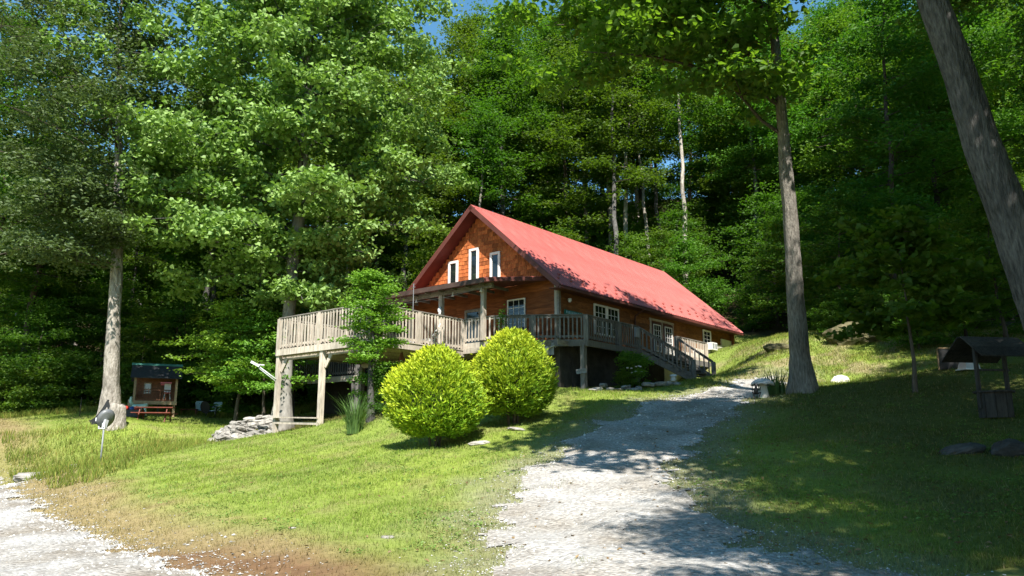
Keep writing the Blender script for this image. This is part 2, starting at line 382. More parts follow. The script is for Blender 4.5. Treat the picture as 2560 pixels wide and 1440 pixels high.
def turf_colour(x, y):
    """natural colours of the ground cover: turf, straw, clay, leaf litter"""
    n1 = fbm(x, y, .35, 21); n2 = fbm(x, y, 1.3, 22); n3 = fbm(x, y, .16, 23)
    g = np.stack([.145+.05*n1, .195+.05*n1, .036+.012*n2], -1)
    dry = np.array([.215, .175, .085]); straw = np.array([.235, .168, .092]); clay = np.array([.135, .075, .04]); lit = np.array([.05, .038, .018]); moss = np.array([.075, .10, .022])
    def mx(c, k, f): return c*(1-f[..., None])+k*f[..., None]
    c = mx(g, dry, np.clip((n2-.54)*2., 0, .4))
    rd = seg_dist(x, y, ROAD, ROAD_W)
    c = mx(c, straw, smooth(2.6, .8, rd+(n2-.5)*1.6)*.85)
    # bare reddish-brown soil beside the road mouth
    sp = soil_patch(x, y); c = mx(c, clay, np.clip(sp*1.6*(n2+.25), 0, .92))
    dd = seg_dist(x, y, DRIVE, DRIVE_W); c = mx(c, np.array([.21, .19, .14]), smooth(1.6, .0, dd+(n2-.5)*2.2)*.65)
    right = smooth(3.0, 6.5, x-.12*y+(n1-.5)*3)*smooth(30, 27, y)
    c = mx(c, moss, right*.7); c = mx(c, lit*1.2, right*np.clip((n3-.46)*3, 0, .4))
    bank = smooth(29.5, 32, y)*smooth(8.5, 10.5, x)*smooth(43, 40, y)
    c = mx(c, np.array([.24, .20, .11]), bank*np.clip((n2-.44)*5, 0, .8))
    weeds = smooth(-10.5, -12.5, x)*smooth(24, 26, y)*smooth(36, 33, y); c = mx(c, np.array([.15, .17, .04]), weeds*.5)
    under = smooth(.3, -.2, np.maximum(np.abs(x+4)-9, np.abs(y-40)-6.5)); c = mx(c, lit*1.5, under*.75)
    c = mx(c, lit, woods_mask(x, y)); return c

def grid_axis(parts):
    out = []
    for a, b, st in parts: out += list(np.arange(a, b, st))
    return np.array(out+[parts[-1][1]])
GX = grid_axis([(-420, -120, 30), (-120, -40, 5), (-40, -18, .8), (-18, 18, .3), (18, 40, .8), (40, 120, 5), (120, 420, 30)])
GY = grid_axis([(-300, -60, 30), (-60, -8, 4), (-8, 4, 1.), (4, 44, .3), (44, 70, 1.), (70, 160, 4), (160, 430, 30)])
XX, YY = np.meshgrid(GX, GY); ZZ = ground_z(XX, YY)
far = smooth(150, 260, np.hypot(XX, YY)); ZZ = ZZ*(1-far)+np.clip(ZZ, -6, 48)*far
nx, ny = len(GX), len(GY); I = np.arange(nx*ny).reshape(ny, nx)
quads = np.stack([I[:-1, :-1], I[:-1, 1:], I[1:, 1:], I[1:, :-1]], -1).reshape(-1, 4)
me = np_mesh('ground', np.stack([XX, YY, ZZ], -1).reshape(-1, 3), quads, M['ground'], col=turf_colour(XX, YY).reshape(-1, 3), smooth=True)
tag(link('ground', me), 'grassy slope rising from the road to the wooded hillside', 'ground', kind='structure')

def sheet(name, dist, box, st, lift, mat, label, cat):
    xs = np.arange(box[0], box[1], st); ys = np.arange(box[2], box[3], st); X, Y = np.meshgrid(xs, ys)
    D = dist(X, Y); Z = ground_z(X, Y)+lift+np.clip(-D, 0, .5)*.05
    keep = (D[:-1, :-1] < 0) & (D[1:, 1:] < 0) & (D[:-1, 1:] < 0) & (D[1:, :-1] < 0)
    I = np.arange(X.size).reshape(X.shape)
    q = np.stack([I[:-1, :-1], I[:-1, 1:], I[1:, 1:], I[1:, :-1]], -1)[keep]
    used = np.unique(q); remap = np.full(X.size, -1); remap[used] = np.arange(len(used))
    me = np_mesh(name, np.stack([X, Y, Z], -1).reshape(-1, 3)[used], remap[q], mat, smooth=True)
    return tag(link(name, me), label, cat, kind='structure')
sheet('driveway', drive_d, (-4, 14, 1, 35), .14, .012, M['gravel'], 'pale gravel driveway climbing to the cabin steps', 'driveway')
sheet('road', road_d, (-34, 4, -6, 34), .2, .012, M['gravel'], 'pale crushed-stone road at the bottom left', 'road')

# ------------------------------------------------------------------ foliage generators
def leaf_cloud(cen, size, r, tilt=.8, shape=0, droop=.25, fold=.18, ctint=None, outward=None):
    """leaves (folded blades or lobed stars) at the given centres"""
    n = len(cen); az = r.uniform(0, 2*np.pi, n)
    d = np.stack([np.cos(az), np.sin(az), -droop+r.normal(0, .3, n)], -1)
    if outward is not None: d = d*.6+outward*.8
    d /= np.linalg.norm(d, axis=1, keepdims=True)
    nn = np.stack([r.normal(0, tilt, n), r.normal(0, tilt, n), np.ones(n)], -1)
    nn -= d*(nn*d).sum(1, keepdims=True); nn /= np.linalg.norm(nn, axis=1, keepdims=True)+1e-9
    sd = np.cross(d, nn); L = (size*r.uniform(.7, 1.3, n))[:, None]
    if shape == 0:
        tpl = np.array([(0, 0, 0), (.45, .30, fold), (1, 0, 0), (.45, -.30, fold)]); fc = [(0, 3, 2), (0, 2, 1)]
    elif shape == 1:   # broad lobed leaf
        tpl = np.array([(0, 0, 0), (-.05, .38, fold*.6), (.38, .50, fold*.5), (.62, .26, fold*.2), (1, 0, -.08), (.62, -.26, fold*.2), (.38, -.50, fold*.5), (-.05, -.38, fold*.6)])
        fc = [(0, 2, 1), (0, 4, 2), (0, 6, 4), (0, 7, 6)]
    elif shape == 2:   # narrow frond of a cedar spray
        tpl = np.array([(0, 0, 0), (.5, .16, .05), (1, 0, .12), (.5, -.16, .05)]); fc = [(0, 3, 2), (0, 2, 1)]
    k = len(tpl)
    V = cen[:, None, :]+L[:, None, :]*(d[:, None, :]*tpl[None, :, 0:1]+sd[:, None, :]*tpl[None, :, 1:2]+nn[:, None, :]*tpl[None, :, 2:3])
    Fc = (np.arange(n)[:, None, None]*k+np.array(fc)[None]).reshape(-1, 3)
    t = r.uniform(0, 1, n)*.6+(ctint*.4 if ctint is not None else r.uniform(0, .4, n))
    return V.reshape(-1, 3), Fc, np.repeat(np.clip(t, 0, 1), k)

def np_tube(pts, rad, n):
    pts = np.asarray(pts, float); m = len(pts); T = np.gradient(pts, axis=0); T /= np.linalg.norm(T, axis=1, keepdims=True)+1e-9
    ref = np.where(np.abs(T[:, :1]) < .8, np.array([[1., 0, 0]]), np.array([[0, 1., 0]]))
    ref = np.repeat(ref[:1], m, 0) if abs(T[0, 2]) > .5 else np.tile([[0, 0, 1.]], (m, 1))
    A = np.cross(T, ref); A /= np.linalg.norm(A, axis=1, keepdims=True)+1e-9; B = np.cross(T, A)
    an = np.arange(n)*2*np.pi/n
    V = pts[:, None]+np.asarray(rad)[:, None, None]*(A[:, None]*np.cos(an)[None, :, None]+B[:, None]*np.sin(an)[None, :, None])
    i = np.arange(m-1)[:, None]*n; k = np.arange(n)[None]; k2 = (k+1) % n
    q = np.stack([i+k, i+k2, i+n+k2, i+n+k], -1).reshape(-1, 4)
    return V.reshape(-1, 3), q

def join(parts):
    V, Fq, o = [], [], 0
    for v, f in parts: V.append(v); Fq.append(f+o); o += len(v)
    return np.concatenate(V), np.concatenate(Fq)

def tree_meshes(name, seed, H, r0, lo, R, nlimb, nleaf, leaf, bark, lmat, flat=.3, clump=.75, shape=0, lean=(0, 0), prof=None, rise=(.1, .7), extra=None, sides=10, droop=.25, top=True, bias=None, wander=.12, fork=None, gap=0., limbz=None, tilt=.8, lr=.30, limbmat='bark_dark', rough3d=0.):
    """trunk mesh with limbs and a crown mesh of leaf sprays, foot at the origin"""
    r = np.random.default_rng(seed)
    prof = prof or (lambda t: math.sin(math.pi*min(1, .22+.78*t))**.7 if t < .999 else .2)
    nt = 16; ts = np.linspace(0, 1, nt)
    w = np.cumsum(r.normal(0, wander, (nt, 2)), 0)*H/20; w -= w[:1]; w *= np.minimum(1, ts*3)[:, None]
    tp = np.stack([w[:, 0]+lean[0]*ts**1.1, w[:, 1]+lean[1]*ts**1.1, ts*H], -1)
    tr = r0*np.maximum(.06, (1-ts)**.75)*(1+.55*np.exp(-ts*H/.55)); tr *= 1+r.normal(0, .03, nt)
    fine = np.linspace(0, 1, 40); tpf = np.stack([np.interp(fine, ts, tp[:, i]) for i in range(3)], -1); trf = np.interp(fine, ts, tr)
    if rough3d:
        fine = np.linspace(0, 1, 120); tpf = np.stack([np.interp(fine, ts, tp[:, i]) for i in range(3)], -1); trf = np.interp(fine, ts, tr)
    base = tpf.copy(); base[0, 2] -= .5; nsd = 40 if rough3d else max(sides, 10)
    TV, TF = np_tube(base, trf, nsd); ntf = len(TF)
    if rough3d:
        Q = TV.reshape(len(base), nsd, 3); rel = Q-base[:, None]; an = np.arange(nsd)*2*np.pi/nsd; zz_ = base[:, 2][:, None]
        AX, AY = np.cos(an)[None], np.sin(an)[None]
        ridge = 1-np.abs(2*vnoise(AX*4.2+zz_*.25, AY*4.2+zz_*.55, 1.6, seed)-1)
        big_ = fbm(AX*1.2+zz_*.22, AY*1.2-zz_*.31, 1., seed+5)-.5
        flare = .35*np.exp(-np.maximum(zz_, 0)/.42)*np.clip(np.cos(an*4+seed)[None]*.6+.35, 0, 1)
        Q[:] = base[:, None]+rel*(1+rough3d*(ridge-.5)*1.3+.16*big_+flare)[..., None]
        TV = Q.reshape(-1, 3)
    parts = [(TV, TF)]
    cen, rad, ct = [], [], []
    def limb(p0, d, L, rr, dense=1.):
        d = d/np.linalg.norm(d); pts = [p0.copy()]; cur = d.copy()
        for i in range(6):
            cur = cur+np.array([r.normal(0, .13), r.normal(0, .13), r.normal(.02, .10)-.02*i]); cur /= np.linalg.norm(cur); pts.append(pts[-1]+cur*L/6)
        pts = np.array(pts); parts.append(np_tube(pts, rr*np.linspace(1, .15, 7), 6))
        m = max(3, int(L*2.2*dense))
        for j in range(m):
            t = .22+.78*((j+r.uniform(0, 1))/m); k = t*6; i0 = min(5, int(k)); p = pts[i0]+(pts[i0+1]-pts[i0])*(k-i0)
            off = np.array([r.normal(0, 1), r.normal(0, 1), r.normal(0, .35)])*L*.17
            c = p+off; cen.append(c); rad.append(clump*r.uniform(.6, 1.25)); ct.append(r.uniform(0, 1))
            if r.uniform() < .55: parts.append(np_tube(np.stack([p, p+off*.5+np.array([0, 0, .05]), c]), [rr*.22+.008, rr*.12+.006, .004], 4))
    for i in range(nlimb):
        t = (i+.5)/nlimb; tt = lo+(1-lo)*t*.97; az = i*2.39996+r.uniform(-.4, .4)
        if gap and r.uniform() < gap: continue
        p0 = np.array([np.interp(tt, ts, tp[:, k]) for k in range(3)]); L = R*prof(t)*r.uniform(.75, 1.15)
        if bias is not None: L *= 1+bias[2]*(math.cos(az)*bias[0]+math.sin(az)*bias[1])
        el = rise[0]+(rise[1]-rise[0])*t+r.normal(0, .12)
        limb(p0, np.array([math.cos(az)*math.cos(el), math.sin(az)*math.cos(el), math.sin(el)]), L, np.interp(tt, ts, tr)*lr)
    if top:
        for j in range(4): cen.append(tp[-1]+r.normal(0, .5, 3)); rad.append(clump); ct.append(.8)
    for e in (extra or []):
        limb(np.array(e[0], float), np.array(e[1], float), e[2], e[3], e[4] if len(e) > 4 else 1.)
    cen = np.array(cen); rad = np.array(rad); ct = np.array(ct); wt = rad**2; wt /= wt.sum()
    idx = r.choice(len(cen), nleaf, p=wt); g = r.normal(0, .55, (nleaf, 3)); g[:, 2] *= flat/.55*.55+0.
    pos = cen[idx]+g*rad[idx][:, None]*np.array([1, 1, 1.])
    LV, LF, LT = leaf_cloud(pos, np.full(nleaf, leaf), r, shape=shape, ctint=ct[idx], droop=droop, tilt=tilt)
    tv, tf = join(parts); tm = np_mesh(name+'_trunk', tv, tf, M[bark], smooth=True); tm.materials.append(M[limbmat])
    mi = np.ones(len(tf), dtype=np.int32); mi[:ntf] = 0; tm.polygons.foreach_set('material_index', mi)
    return tm, np_mesh(name+'_crown', LV, LF, M[lmat], tint=LT)

def place_tree(name, meshes, loc, rz=0., sc=1., label=None, cat='tree', group=None, sz=None):
    o = empty(name, loc, rz, label, cat, group); o.scale = (sc, sc, sz or sc)
    link('trunk', meshes[0], o); link('crown', meshes[1], o); return o

# ------------------------------------------------------------------ the single trees of the picture
# big pale-leaved sycamore behind the deck corner
p = on(706, 1030, 39.0)
syc = tree_meshes('sycamore', 11, 31, .36, .20, 8.2, 82, 112000, .205, 'bark_syc', 'leaf_syc', flat=.42, clump=.78, shape=1, rise=(-.12, .85), droop=.45,
                  prof=lambda t: float(np.interp(t, [0, .12, .32, .62, .8, 1.], [.45, .72, 1.05, 1., .8, .35])), wander=.06, bias=(-.75, .65, .34), lr=.2, limbmat='bark_grey', rough3d=.05)
place_tree('sycamore_tree', syc, p, 0., 1., 'large pale-leaved sycamore tree behind the raised deck corner', 'tree')
# pale lichen-covered trunk at left with dull grey-green crown
p = on(275, 1052, 37.5)
wal = tree_meshes('walnut', 23, 23.5, .335, .42, 7.2, 46, 46000, .22, 'bark_pale', 'leaf_walnut', flat=.30, clump=.85, rise=(-.05, .75), lean=(-1.6, 0), wander=.05,
                  bias=(-1, .2, .7), lr=.2, rough3d=.13, extra=[((-.5, 0, 7.2), (-1, .2, .2), 6., .06), ((-.5, 0, 8.2), (-1, -.3, .15), 6., .06), ((-.6, 0, 9.2), (-.9, .6, .2), 5.5, .06), ((-.4, -.2, 7.4), (-.5, -1, .12), 4., .05, 3.), ((-.4, -.2, 8.2), (.35, -1, .12), 3.4, .05, 3.), ((-.5, -.2, 9.4), (-.8, -.8, .1), 4.5, .05, 3.), ((-.6, -.2, 10.5), (.1, -1, .15), 3.6, .05, 3.)])
place_tree('pale_trunk_tree', wal, p, 0., 1., 'old tree with thick pale trunk standing behind the satellite dish', 'tree')
# grey trunk standing beside the top of the drive
p = on(2008, 982, 28)
oak = tree_meshes('drive_tree', 31, 18.5, .32, .80, 3.4, 12, 22000, .20, 'bark_mid', 'leaf_oak', flat=.30, clump=.8, shape=1, rise=(.0, .5), lean=(-1.5, -3.2), wander=.02, bias=(.2, -1, .5), rough3d=.14, lr=.25,
                  extra=[((-.62, -1.4, 8.9), (-1, -.35, .55), 5.6, .08, 1.3), ((-.7, -1.6, 9.9), (-1, -.60, .45), 7.6, .09, 1.3), ((-.8, -1.8, 11.2), (-1, -.35, .30), 8.6, .09, 1.4),
                         ((-.9, -2.1, 12.5), (-.75, -1., .30), 6.5, .08, 1.3), ((-.95, -2.2, 13.2), (-1, -.6, .10), 9.4, .09, 1.4), ((-1., -2.3, 13.6), (.1, -1., .15), 5., .08, 1.2), ((-1., -2.4, 14.), (-1, -.4, .0), 9.0, .09, 1.4)])
place_tree('drive_tree', oak, p, 0., 1., 'tall straight grey trunk beside the mushroom ornament and driveway', 'tree')
# massive leaning trunk at the right picture edge
p = Vector((9.0, 12.6, 0)); p.z = gz(p.x, p.y)
big = tree_meshes('leaning_tree', 37, 17.0, .365, .60, 5.4, 26, 30000, .24, 'bark_grey', 'leaf_oak', flat=.35, clump=.9, shape=1, rise=(.1, .8), lean=(-3.6, -.2), wander=.03, rough3d=.14, bias=(.8, -.7, .25))
place_tree('leaning_tree', big, p, 0., 1., 'massive dark trunk leaning inward at the right picture edge', 'tree')

# ------------------------------------------------------------------ forest
forest = [tree_meshes('forest_a', 101, 23, .26, .34, 4.6, 34, 19000, .25, 'bark_dark', 'leaf_forest', flat=.26, clump=.9, rise=(-.1, .7)),
          tree_meshes('forest_b', 102, 26, .24, .42, 4.3, 32, 19000, .25, 'bark_grey', 'leaf_forest', flat=.30, clump=.9, rise=(-.05, .8)),
          tree_meshes('forest_c', 103, 20, .22, .22, 4.2, 36, 19000, .23, 'bark_dark', 'leaf_forest', flat=.22, clump=.9, rise=(-.15, .5)),
          tree_meshes('forest_d', 104, 25, .20, .60, 3.6, 24, 8000, .25, 'bark_pale', 'leaf_forest', flat=.3, clump=.9, rise=(.1, .8)),
          tree_meshes('forest_e', 105, 28, .30, .60, 6.2, 30, 20000, .27, 'bark_grey', 'leaf_forest', flat=.3, clump=1.0, rise=(.0, .7))]
under = [tree_meshes('under_a', 111, 8.5, .10, .14, 3.3, 30, 9500, .19, 'bark_dark', 'leaf_under', flat=.15, clump=.8, rise=(-.08, .35), sides=6),
         tree_meshes('under_b', 112, 6.5, .08, .10, 3.0, 26, 8500, .19, 'bark_dark', 'leaf_under', flat=.2, clump=.75, rise=(-.02, .5), sides=6),
         tree_meshes('bush_c', 113, 2.8, .05, .05, 1.7, 18, 4500, .17, 'bark_dark', 'leaf_under', flat=.35, clump=.5, rise=(.1, .9), sides=5)]

def zone(x, y):
    px = 1280+F*x/(y*cP+gz(x, y)*sP)
    for lim, nm in ((200, 'left of the pale trunk'), (440, 'behind the playhouse'), (600, 'behind the blue chairs'), (1000, 'behind the outbuilding'), (1300, 'uphill of the gable'),
                    (1720, 'uphill of the roof'), (1960, 'past the far roof end'), (2300, 'above the bank rocks')):
        if px < lim: return nm
    return 'near the right edge'
def row(y): return 'in the front row' if y < 54 else ('halfway up the slope' if y < 72 else 'near the crest')
LOOK = ['dark-trunked broad forest tree', 'grey-trunked tall forest tree', 'low-crowned full forest tree', 'slim pale-trunked forest tree']
fr = np.random.default_rng(5)
def forest_ok(x, y):
    if y < float(np.interp(x, [-70, -28, -17, -9, -4, 6, 13, 17, 22, 30, 70], [46, 50, 52, 57, 57, 56, 54, 47, 43, 36, 30])): return False
    return True
spots = []
for j, y0 in enumerate([46, 51, 56, 61, 67, 74, 82, 92, 104]):
    st = 5.2+.28*j
    for x0 in np.arange(-.80*y0, .82*y0, st):
        x = x0+fr.uniform(-1.6, 1.6); y = y0+fr.uniform(-2.2, 2.2)
        if not forest_ok(x, y): continue
        # keep the notch of sky above the ridge of the roof
        if .185 < x/y < .232 and y > 57: continue
        spots.append((x, y))
for x, y in spots:
    k = int(fr.choice(4, p=[.34, .28, .26, .12] if not -.06 < x/y < .26 else [.15, .4, .05, .4])); s = fr.uniform(.82, 1.12)
    if x/y < -.42: s *= .70
    if -.17 < x/y < -.06: s *= .92
    place_tree('forest_tree', forest[k], (x, y, gz(x, y)-.2), fr.uniform(0, 6.28), s, LOOK[k]+' '+row(y)+' '+zone(x, y), 'tree', 'forest trees on the hillside', sz=s*fr.uniform(.9, 1.15))
for y0, st, sc in [(43, 4.0, .85), (47, 4.0, 1.), (51.5, 4.2, 1.0), (56, 4.6, 1.05), (62, 5, 1.1), (70, 5, 1.2), (78, 5.5, 1.3), (88, 6, 1.4)]:
    for x0 in np.arange(-.74*y0, .78*y0, st):
        x = x0+fr.uniform(-1.4, 1.4); y = y0+fr.uniform(-1.6, 1.6)
        lim = float(np.interp(x, [-70, -28, -17, -9, -4, 4, 10, 14, 17, 22, 30, 70], [44, 47, 49, 53, 53, 53.5, 53, 52.5, 45, 41, 33, 26]))
        if y < lim: continue
        if .19 < x/y < .232 and y > 80: continue
        if -.05 < x/y < .24 and fr.uniform() < .15: continue
        ku = int(fr.integers(0, 2))
        place_tree('understory_tree', under[ku], (x, y, gz(x, y)-.1), fr.uniform(0, 6.28), sc*fr.uniform(.75, 1.15), ('taller' if ku == 0 else 'shorter')+' layered understory tree '+row(y)+' '+zone(x, y), 'tree', 'understory trees along the forest edge')
for i in range(70):
    x = fr.uniform(-34, 30); lim = float(np.interp(x, [-40, -28, -17, -12, -9, -4, 4, 10, 14, 17, 22, 30], [44, 45.5, 48, 50, 52.5, 53, 53.5, 53, 52, 43.5, 39.5, 31]))
    y = lim+fr.uniform(-.3, 2.2)
    sb = fr.uniform(.6, 1.15)
    place_tree('forest_bush', under[2], (x, y, gz(x, y)-.1), fr.uniform(0, 6.28), sb, ('small' if sb < .78 else 'medium' if sb < .97 else 'large')+' leafy bush at the forest edge '+zone(x, y), 'bush', 'bushes along the forest edge')
# slim trunks one can pick out behind the roof
for px, py, Y, k, sc, lab in [(1563, 640, 60, 3, 1.05, 'slim pale straight trunk rising just above the roof ridge'), (1528, 620, 62, 3, .98, 'slender grey trunk next to the palest trunk above the roof'),
                              (1122, 560, 63, 3, 1.0, 'slim white-spotted trunk just uphill of the gable peak'), (1020, 680, 58, 1, .9, 'grey forest trunk beside the lower end of the gable rake'),
                              (917, 690, 58, 1, .85, 'grey forest trunk above the dark outbuilding roof'), (1408, 560, 66, 3, .95, 'thin pale trunk high above the middle of the roof'),
                              (1470, 600, 64, 3, 1.0, 'slim pale trunk midway along the roof ridge'), (1340, 560, 70, 3, 1.05, 'thin trunk in the woods above the front half of the roof'), (1250, 540, 66, 1, .95, 'dark straight trunk uphill of the gable peak'), (1600, 610, 72, 3, 1.1, 'thin pale trunk beside the gap of sky'), (1648, 500, 68, 1, .9, 'dark trunk standing in the gap of blue sky'), (45, 1010, 49, 0, .95, 'dark forest-edge trunk beyond the shaded lawn'), (-40, 1010, 45, 0, 1., 'tall tree cut by the left picture edge')]:
    q = at(px, py, Y); place_tree('slim_trunk_tree', forest[k], (q.x, q.y, gz(q.x, q.y)-.2), px*.1, sc, lab, 'tree', sz=sc*1.05)
# sunlit low tree between playhouse and deck
dogw = tree_meshes('dogwood', 121, 6.4, .10, .36, 2.7, 30, 11000, .18, 'bark_dark', 'leaf_shrub', flat=.16, clump=.7, rise=(-.1, .4), sides=7)
for px, Y, sc, lab in [(592, 40.8, 1., 'sunlit layered dogwood standing left of the stone pile'), (662, 40.2, .92, 'sunlit layered dogwood just left of the deck corner')]:
    q = at(px, 1000, Y); place_tree('dogwood_tree', dogw, (q.x, q.y, gz(q.x, q.y)-.1), px*.7, sc, lab, 'tree')
for px, Y, sc, lab, k in [(500, 50, .95, 'bright leafy tree behind the pale blue chairs', 1), (1660, 55, .8, 'bright green young tree rising past the far end of the roof', 0),
                          (2120, 43, .95, 'dim layered tree above the mossy bank rock', 0)]:
    q = at(px, 1000, Y); place_tree('edge_tree', under[k], (q.x, q.y, gz(q.x, q.y)-.1), 1.+px, sc, lab, 'tree')
# trees of the same woods standing to the right of and behind the camera
for x, y, k, sc in [(5.3, 1.1, 0, .62), (10.6, 4.6, 0, .78), (12.5, 3.5, 2, .84), (12.8, 9.5, 0, .8), (14.6, 13.2, 2, .85), (17., 7., 2, .9), (10.5, -4., 2, .85), (17.8, 16., 2, .95), (20.8, 21.5, 2, 1.), (22, 25, 2, 1.), (22.5, 18, 0, .95), (26.5, 30, 0, 1.), (25, 24, 2, 1.05), (19.5, 1., 2, .9), (15, -5, 0, .85), (22, 10, 2, .95), (28.5, 34, 2, 1.), (21.5, 28, 4, 1.05), (23.6, 31.5, 4, 1.), (26, 35, 4, 1.05), (23.5, 21, 4, 1.), (9.6, 7.3, 4, .72), (12.2, 13, 4, .74), (8.6, -1.2, 4, .7)]:
    place_tree('roadside_tree', forest[k], (x, y, gz(x, y)-.2), x*1.7, sc, 'high-crowned shade tree along the right picture edge' if k == 4 else 'roadside shade tree standing to the right of the camera', 'tree', 'high-crowned trees at the right' if k == 4 else 'shade trees along the road')

# ------------------------------------------------------------------ the cabin
M['fascia_dark'] = surf('dark_stained_fascia', (.05, .03, .025), (.085, .05, .04), 4., rough=.6, bump=.1)
HW, HL = 9.33, 17.6           # gable width and length
ZE, ZR, OV = 2.2, 6.57, .36    # roof edge, ridge, overhang
XR = -HW/2
SL = (ZR-ZE)/(HW/2+OV)
def roof_z(x): return ZR-abs(x-XR)*SL
cabin = empty('cabin', HA, HZ, 'cedar-sided cabin with red metal roof and shingled gable', 'house')

def wavy_board(L, h, seed, mat, wav=.018):
    r = np.random.default_rng(seed); n = 16; xs = np.linspace(0, L, n)
    bz = np.interp(xs, np.linspace(0, L, 7), r.normal(0, wav, 7))+r.normal(0, .004, n)
    m = MB(); vs_ = []
    for x, b in zip(xs, bz): vs_ += [(x, -.045, b), (x, -.018, h+.02), (x, 0, h+.02), (x, 0, b)]
    fs = []
    for i in range(n-1):
        a = i*4; fs += [(a, a+4, a+5, a+1), (a+1, a+5, a+6, a+2), (a+3, a+7, a+4, a), (a+2, a+6, a+7, a+3)]
    fs += [(0, 1, 2, 3), (n*4-1, n*4-2, n*4-3, n*4-4)]
    return m.add(vs_, fs).mesh('siding_board', mat)

# structural walls (behind the boards)
MB().prism([(-HW+.28, -.05), (-.28, -.05), (-.28, 2.2), (XR, roof_z(XR)-.32), (-HW+.28, 2.2)], 'y', .39, .56).build('gable_wall', M['gable_back'], cabin)
MB().box((-.38, HL/2+.25, 1.0), (.2, HL-.2, 2.3)).build('side_wall', M['gable_back'], cabin)
MB().box((-HW+.38, HL/2+.25, 1.0), (.2, HL-.2, 2.3)).build('side_wall', M['gable_back'], cabin)
MB().prism([(-HW+.02, -.6), (-.02, -.6), (-.02, 2.2), (XR, roof_z(XR)-.32), (-HW+.02, 2.2)], 'y', HL-.2, HL-.03).build('rear_wall', M['gable_back'], cabin)
# basement under the cabin
bm = MB()
bm.box((XR, 1.3, -2.1), (HW-.3, .25, 4.1)); bm.box((-.3, HL/2, -1.7), (.25, HL-.6, 3.5)); bm.box((-HW+.3, HL/2, -1.7), (.25, HL-.6, 3.5))
bm.build('basement_wall', M['dark'], cabin)
# painted foundation stepping up the slope at the far right
fo = MB()
for y0, y1, zt in [(9.2, 12.6, .55), (12.6, 15.3, .86), (15.3, 16.1, 1.32), (16.1, 17.58, 1.72)]: fo.box((-.23, (y0+y1)/2, (zt-1.6)/2), (.16, y1-y0-.004, zt+1.6))
fo.build('foundation', M['block'], cabin, )

# siding boards, gable side and long side
bg_ = [wavy_board((HW-.52)/3-.006, .25, 300+i, M['cedar']) for i in range(6)]
k = 0
for row in range(11):
    for j in range(3):
        o = link('siding_board', bg_[int(rng.integers(6))], cabin, (-HW+.26+j*(HW-.52)/3+.003, .38, -.02+row*.25)); k += 1
bs_ = [wavy_board(HL/6-.006, .27, 320+i, M['cedar_y'], .026) for i in range(7)]
for row in range(9):
    for j in range(6):
        y0 = j*HL/6
        if row*.27 < [0, 0, 0, 0, .5, 1.35][j]: continue
        link('siding_board', bs_[int(rng.integers(7))], cabin, (-.26, y0+.263, -.02+row*.27), (0, 0, math.pi/2))
# corner posts
for x in (-.315, -HW+.315): MB().box((x, .305, 1.15), (.15, .12, 2.46)).build('corner_trim', M['deck'], cabin)
MB().box((-.205, .31, 1.1), (.10, .16, 2.3)).build('corner_trim', M['deck_dark'], cabin)

# shingles of the gable, each its own piece
def shingle_mesh(w, seed):
    r = np.random.default_rng(seed); h = .27; d = r.uniform(-.016, .016); d2 = r.uniform(-.016, .016)
    m = MB(); m.add([(-w/2, -.03, d), (w/2, -.03, d2), (w/2, -.008, h), (-w/2, -.008, h), (-w/2, 0, d), (w/2, 0, d2), (w/2, 0, h), (-w/2, 0, h)],
                    [(0, 1, 2, 3), (5, 4, 7, 6), (4, 5, 1, 0), (1, 5, 6, 2), (4, 0, 3, 7), (3, 2, 6, 7)])
    return m.mesh('shingle', M['shingle'])
SHW = [.17, .22, .27, .31, .36]; SHM = {(w, s_): shingle_mesh(w-.008, int(w*1000)+s_) for w in SHW for s_ in range(3)}
ns = 0; z = 2.72
while z < 6.1:
    hw = min((roof_z(XR)-.20-(z+.20))/SL, HW/2-.28); x = XR-hw+rng.uniform(0, .05)
    while True:
        w = float(rng.choice(SHW))
        if x+w > XR+hw: break
        link('shingle', SHM[(w, int(rng.integers(3)))], cabin, (x+w/2, .39+rng.uniform(-.004, .004), z+rng.uniform(-.012, .012)))
        x += w; ns += 1
    z += .185
print('shingles', ns)

# roof: deck, ribbed panels, trims
def slope_pt(side, s, lift=0.):
    """point s metres down the slope from the ridge"""
    c = 1/math.hypot(1, SL); return (XR+side*(s*c+lift*SL*c), ZR-s*SL*c+lift*c)
LS = math.hypot(HW/2+OV, ZR-ZE)
for side in (1, -1):
    a = slope_pt(side, .0, -.03); b = slope_pt(side, LS-.02, -.03); c_ = slope_pt(side, LS-.02, -.17); d = slope_pt(side, 0, -.17)
    MB().prism([a, b, c_, (XR, d[1]-.05)], 'y', -OV+.05, HL+OV-.05).build('roof_deck', M['maroon'], cabin)
NP = 20; PW = (HL+2*OV)/NP
def panel_mesh():
    prof = []; y = 0.; pitch = PW/4
    for i in range(4): y0 = i*pitch; prof += [(y0, 0), (y0+pitch-.085, 0), (y0+pitch-.060, .05), (y0+pitch-.025, .05), (y0+pitch-.004, 0)]
    prof.append((PW, 0)); n = len(prof); vs_ = [(0, y, z) for y, z in prof]+[(LS, y, z) for y, z in prof]
    return MB().add(vs_, [(i, n+i, n+i+1, i+1) for i in range(n-1)]).mesh('roof_panel', M['roof'])
pm = panel_mesh(); ang = math.atan2(ZR-ZE, HW/2+OV)
for side in (1, -1):
    for i in range(NP):
        o = link('roof_panel', pm, cabin)
        if side == 1: o.location = (XR, -OV+i*PW, ZR); o.rotation_euler = (0, ang, 0)
        else: o.location = (XR, -OV+(i+1)*PW, ZR); o.rotation_euler = (0, ang, math.pi)
cap = MB(); L_ = HL+2*OV
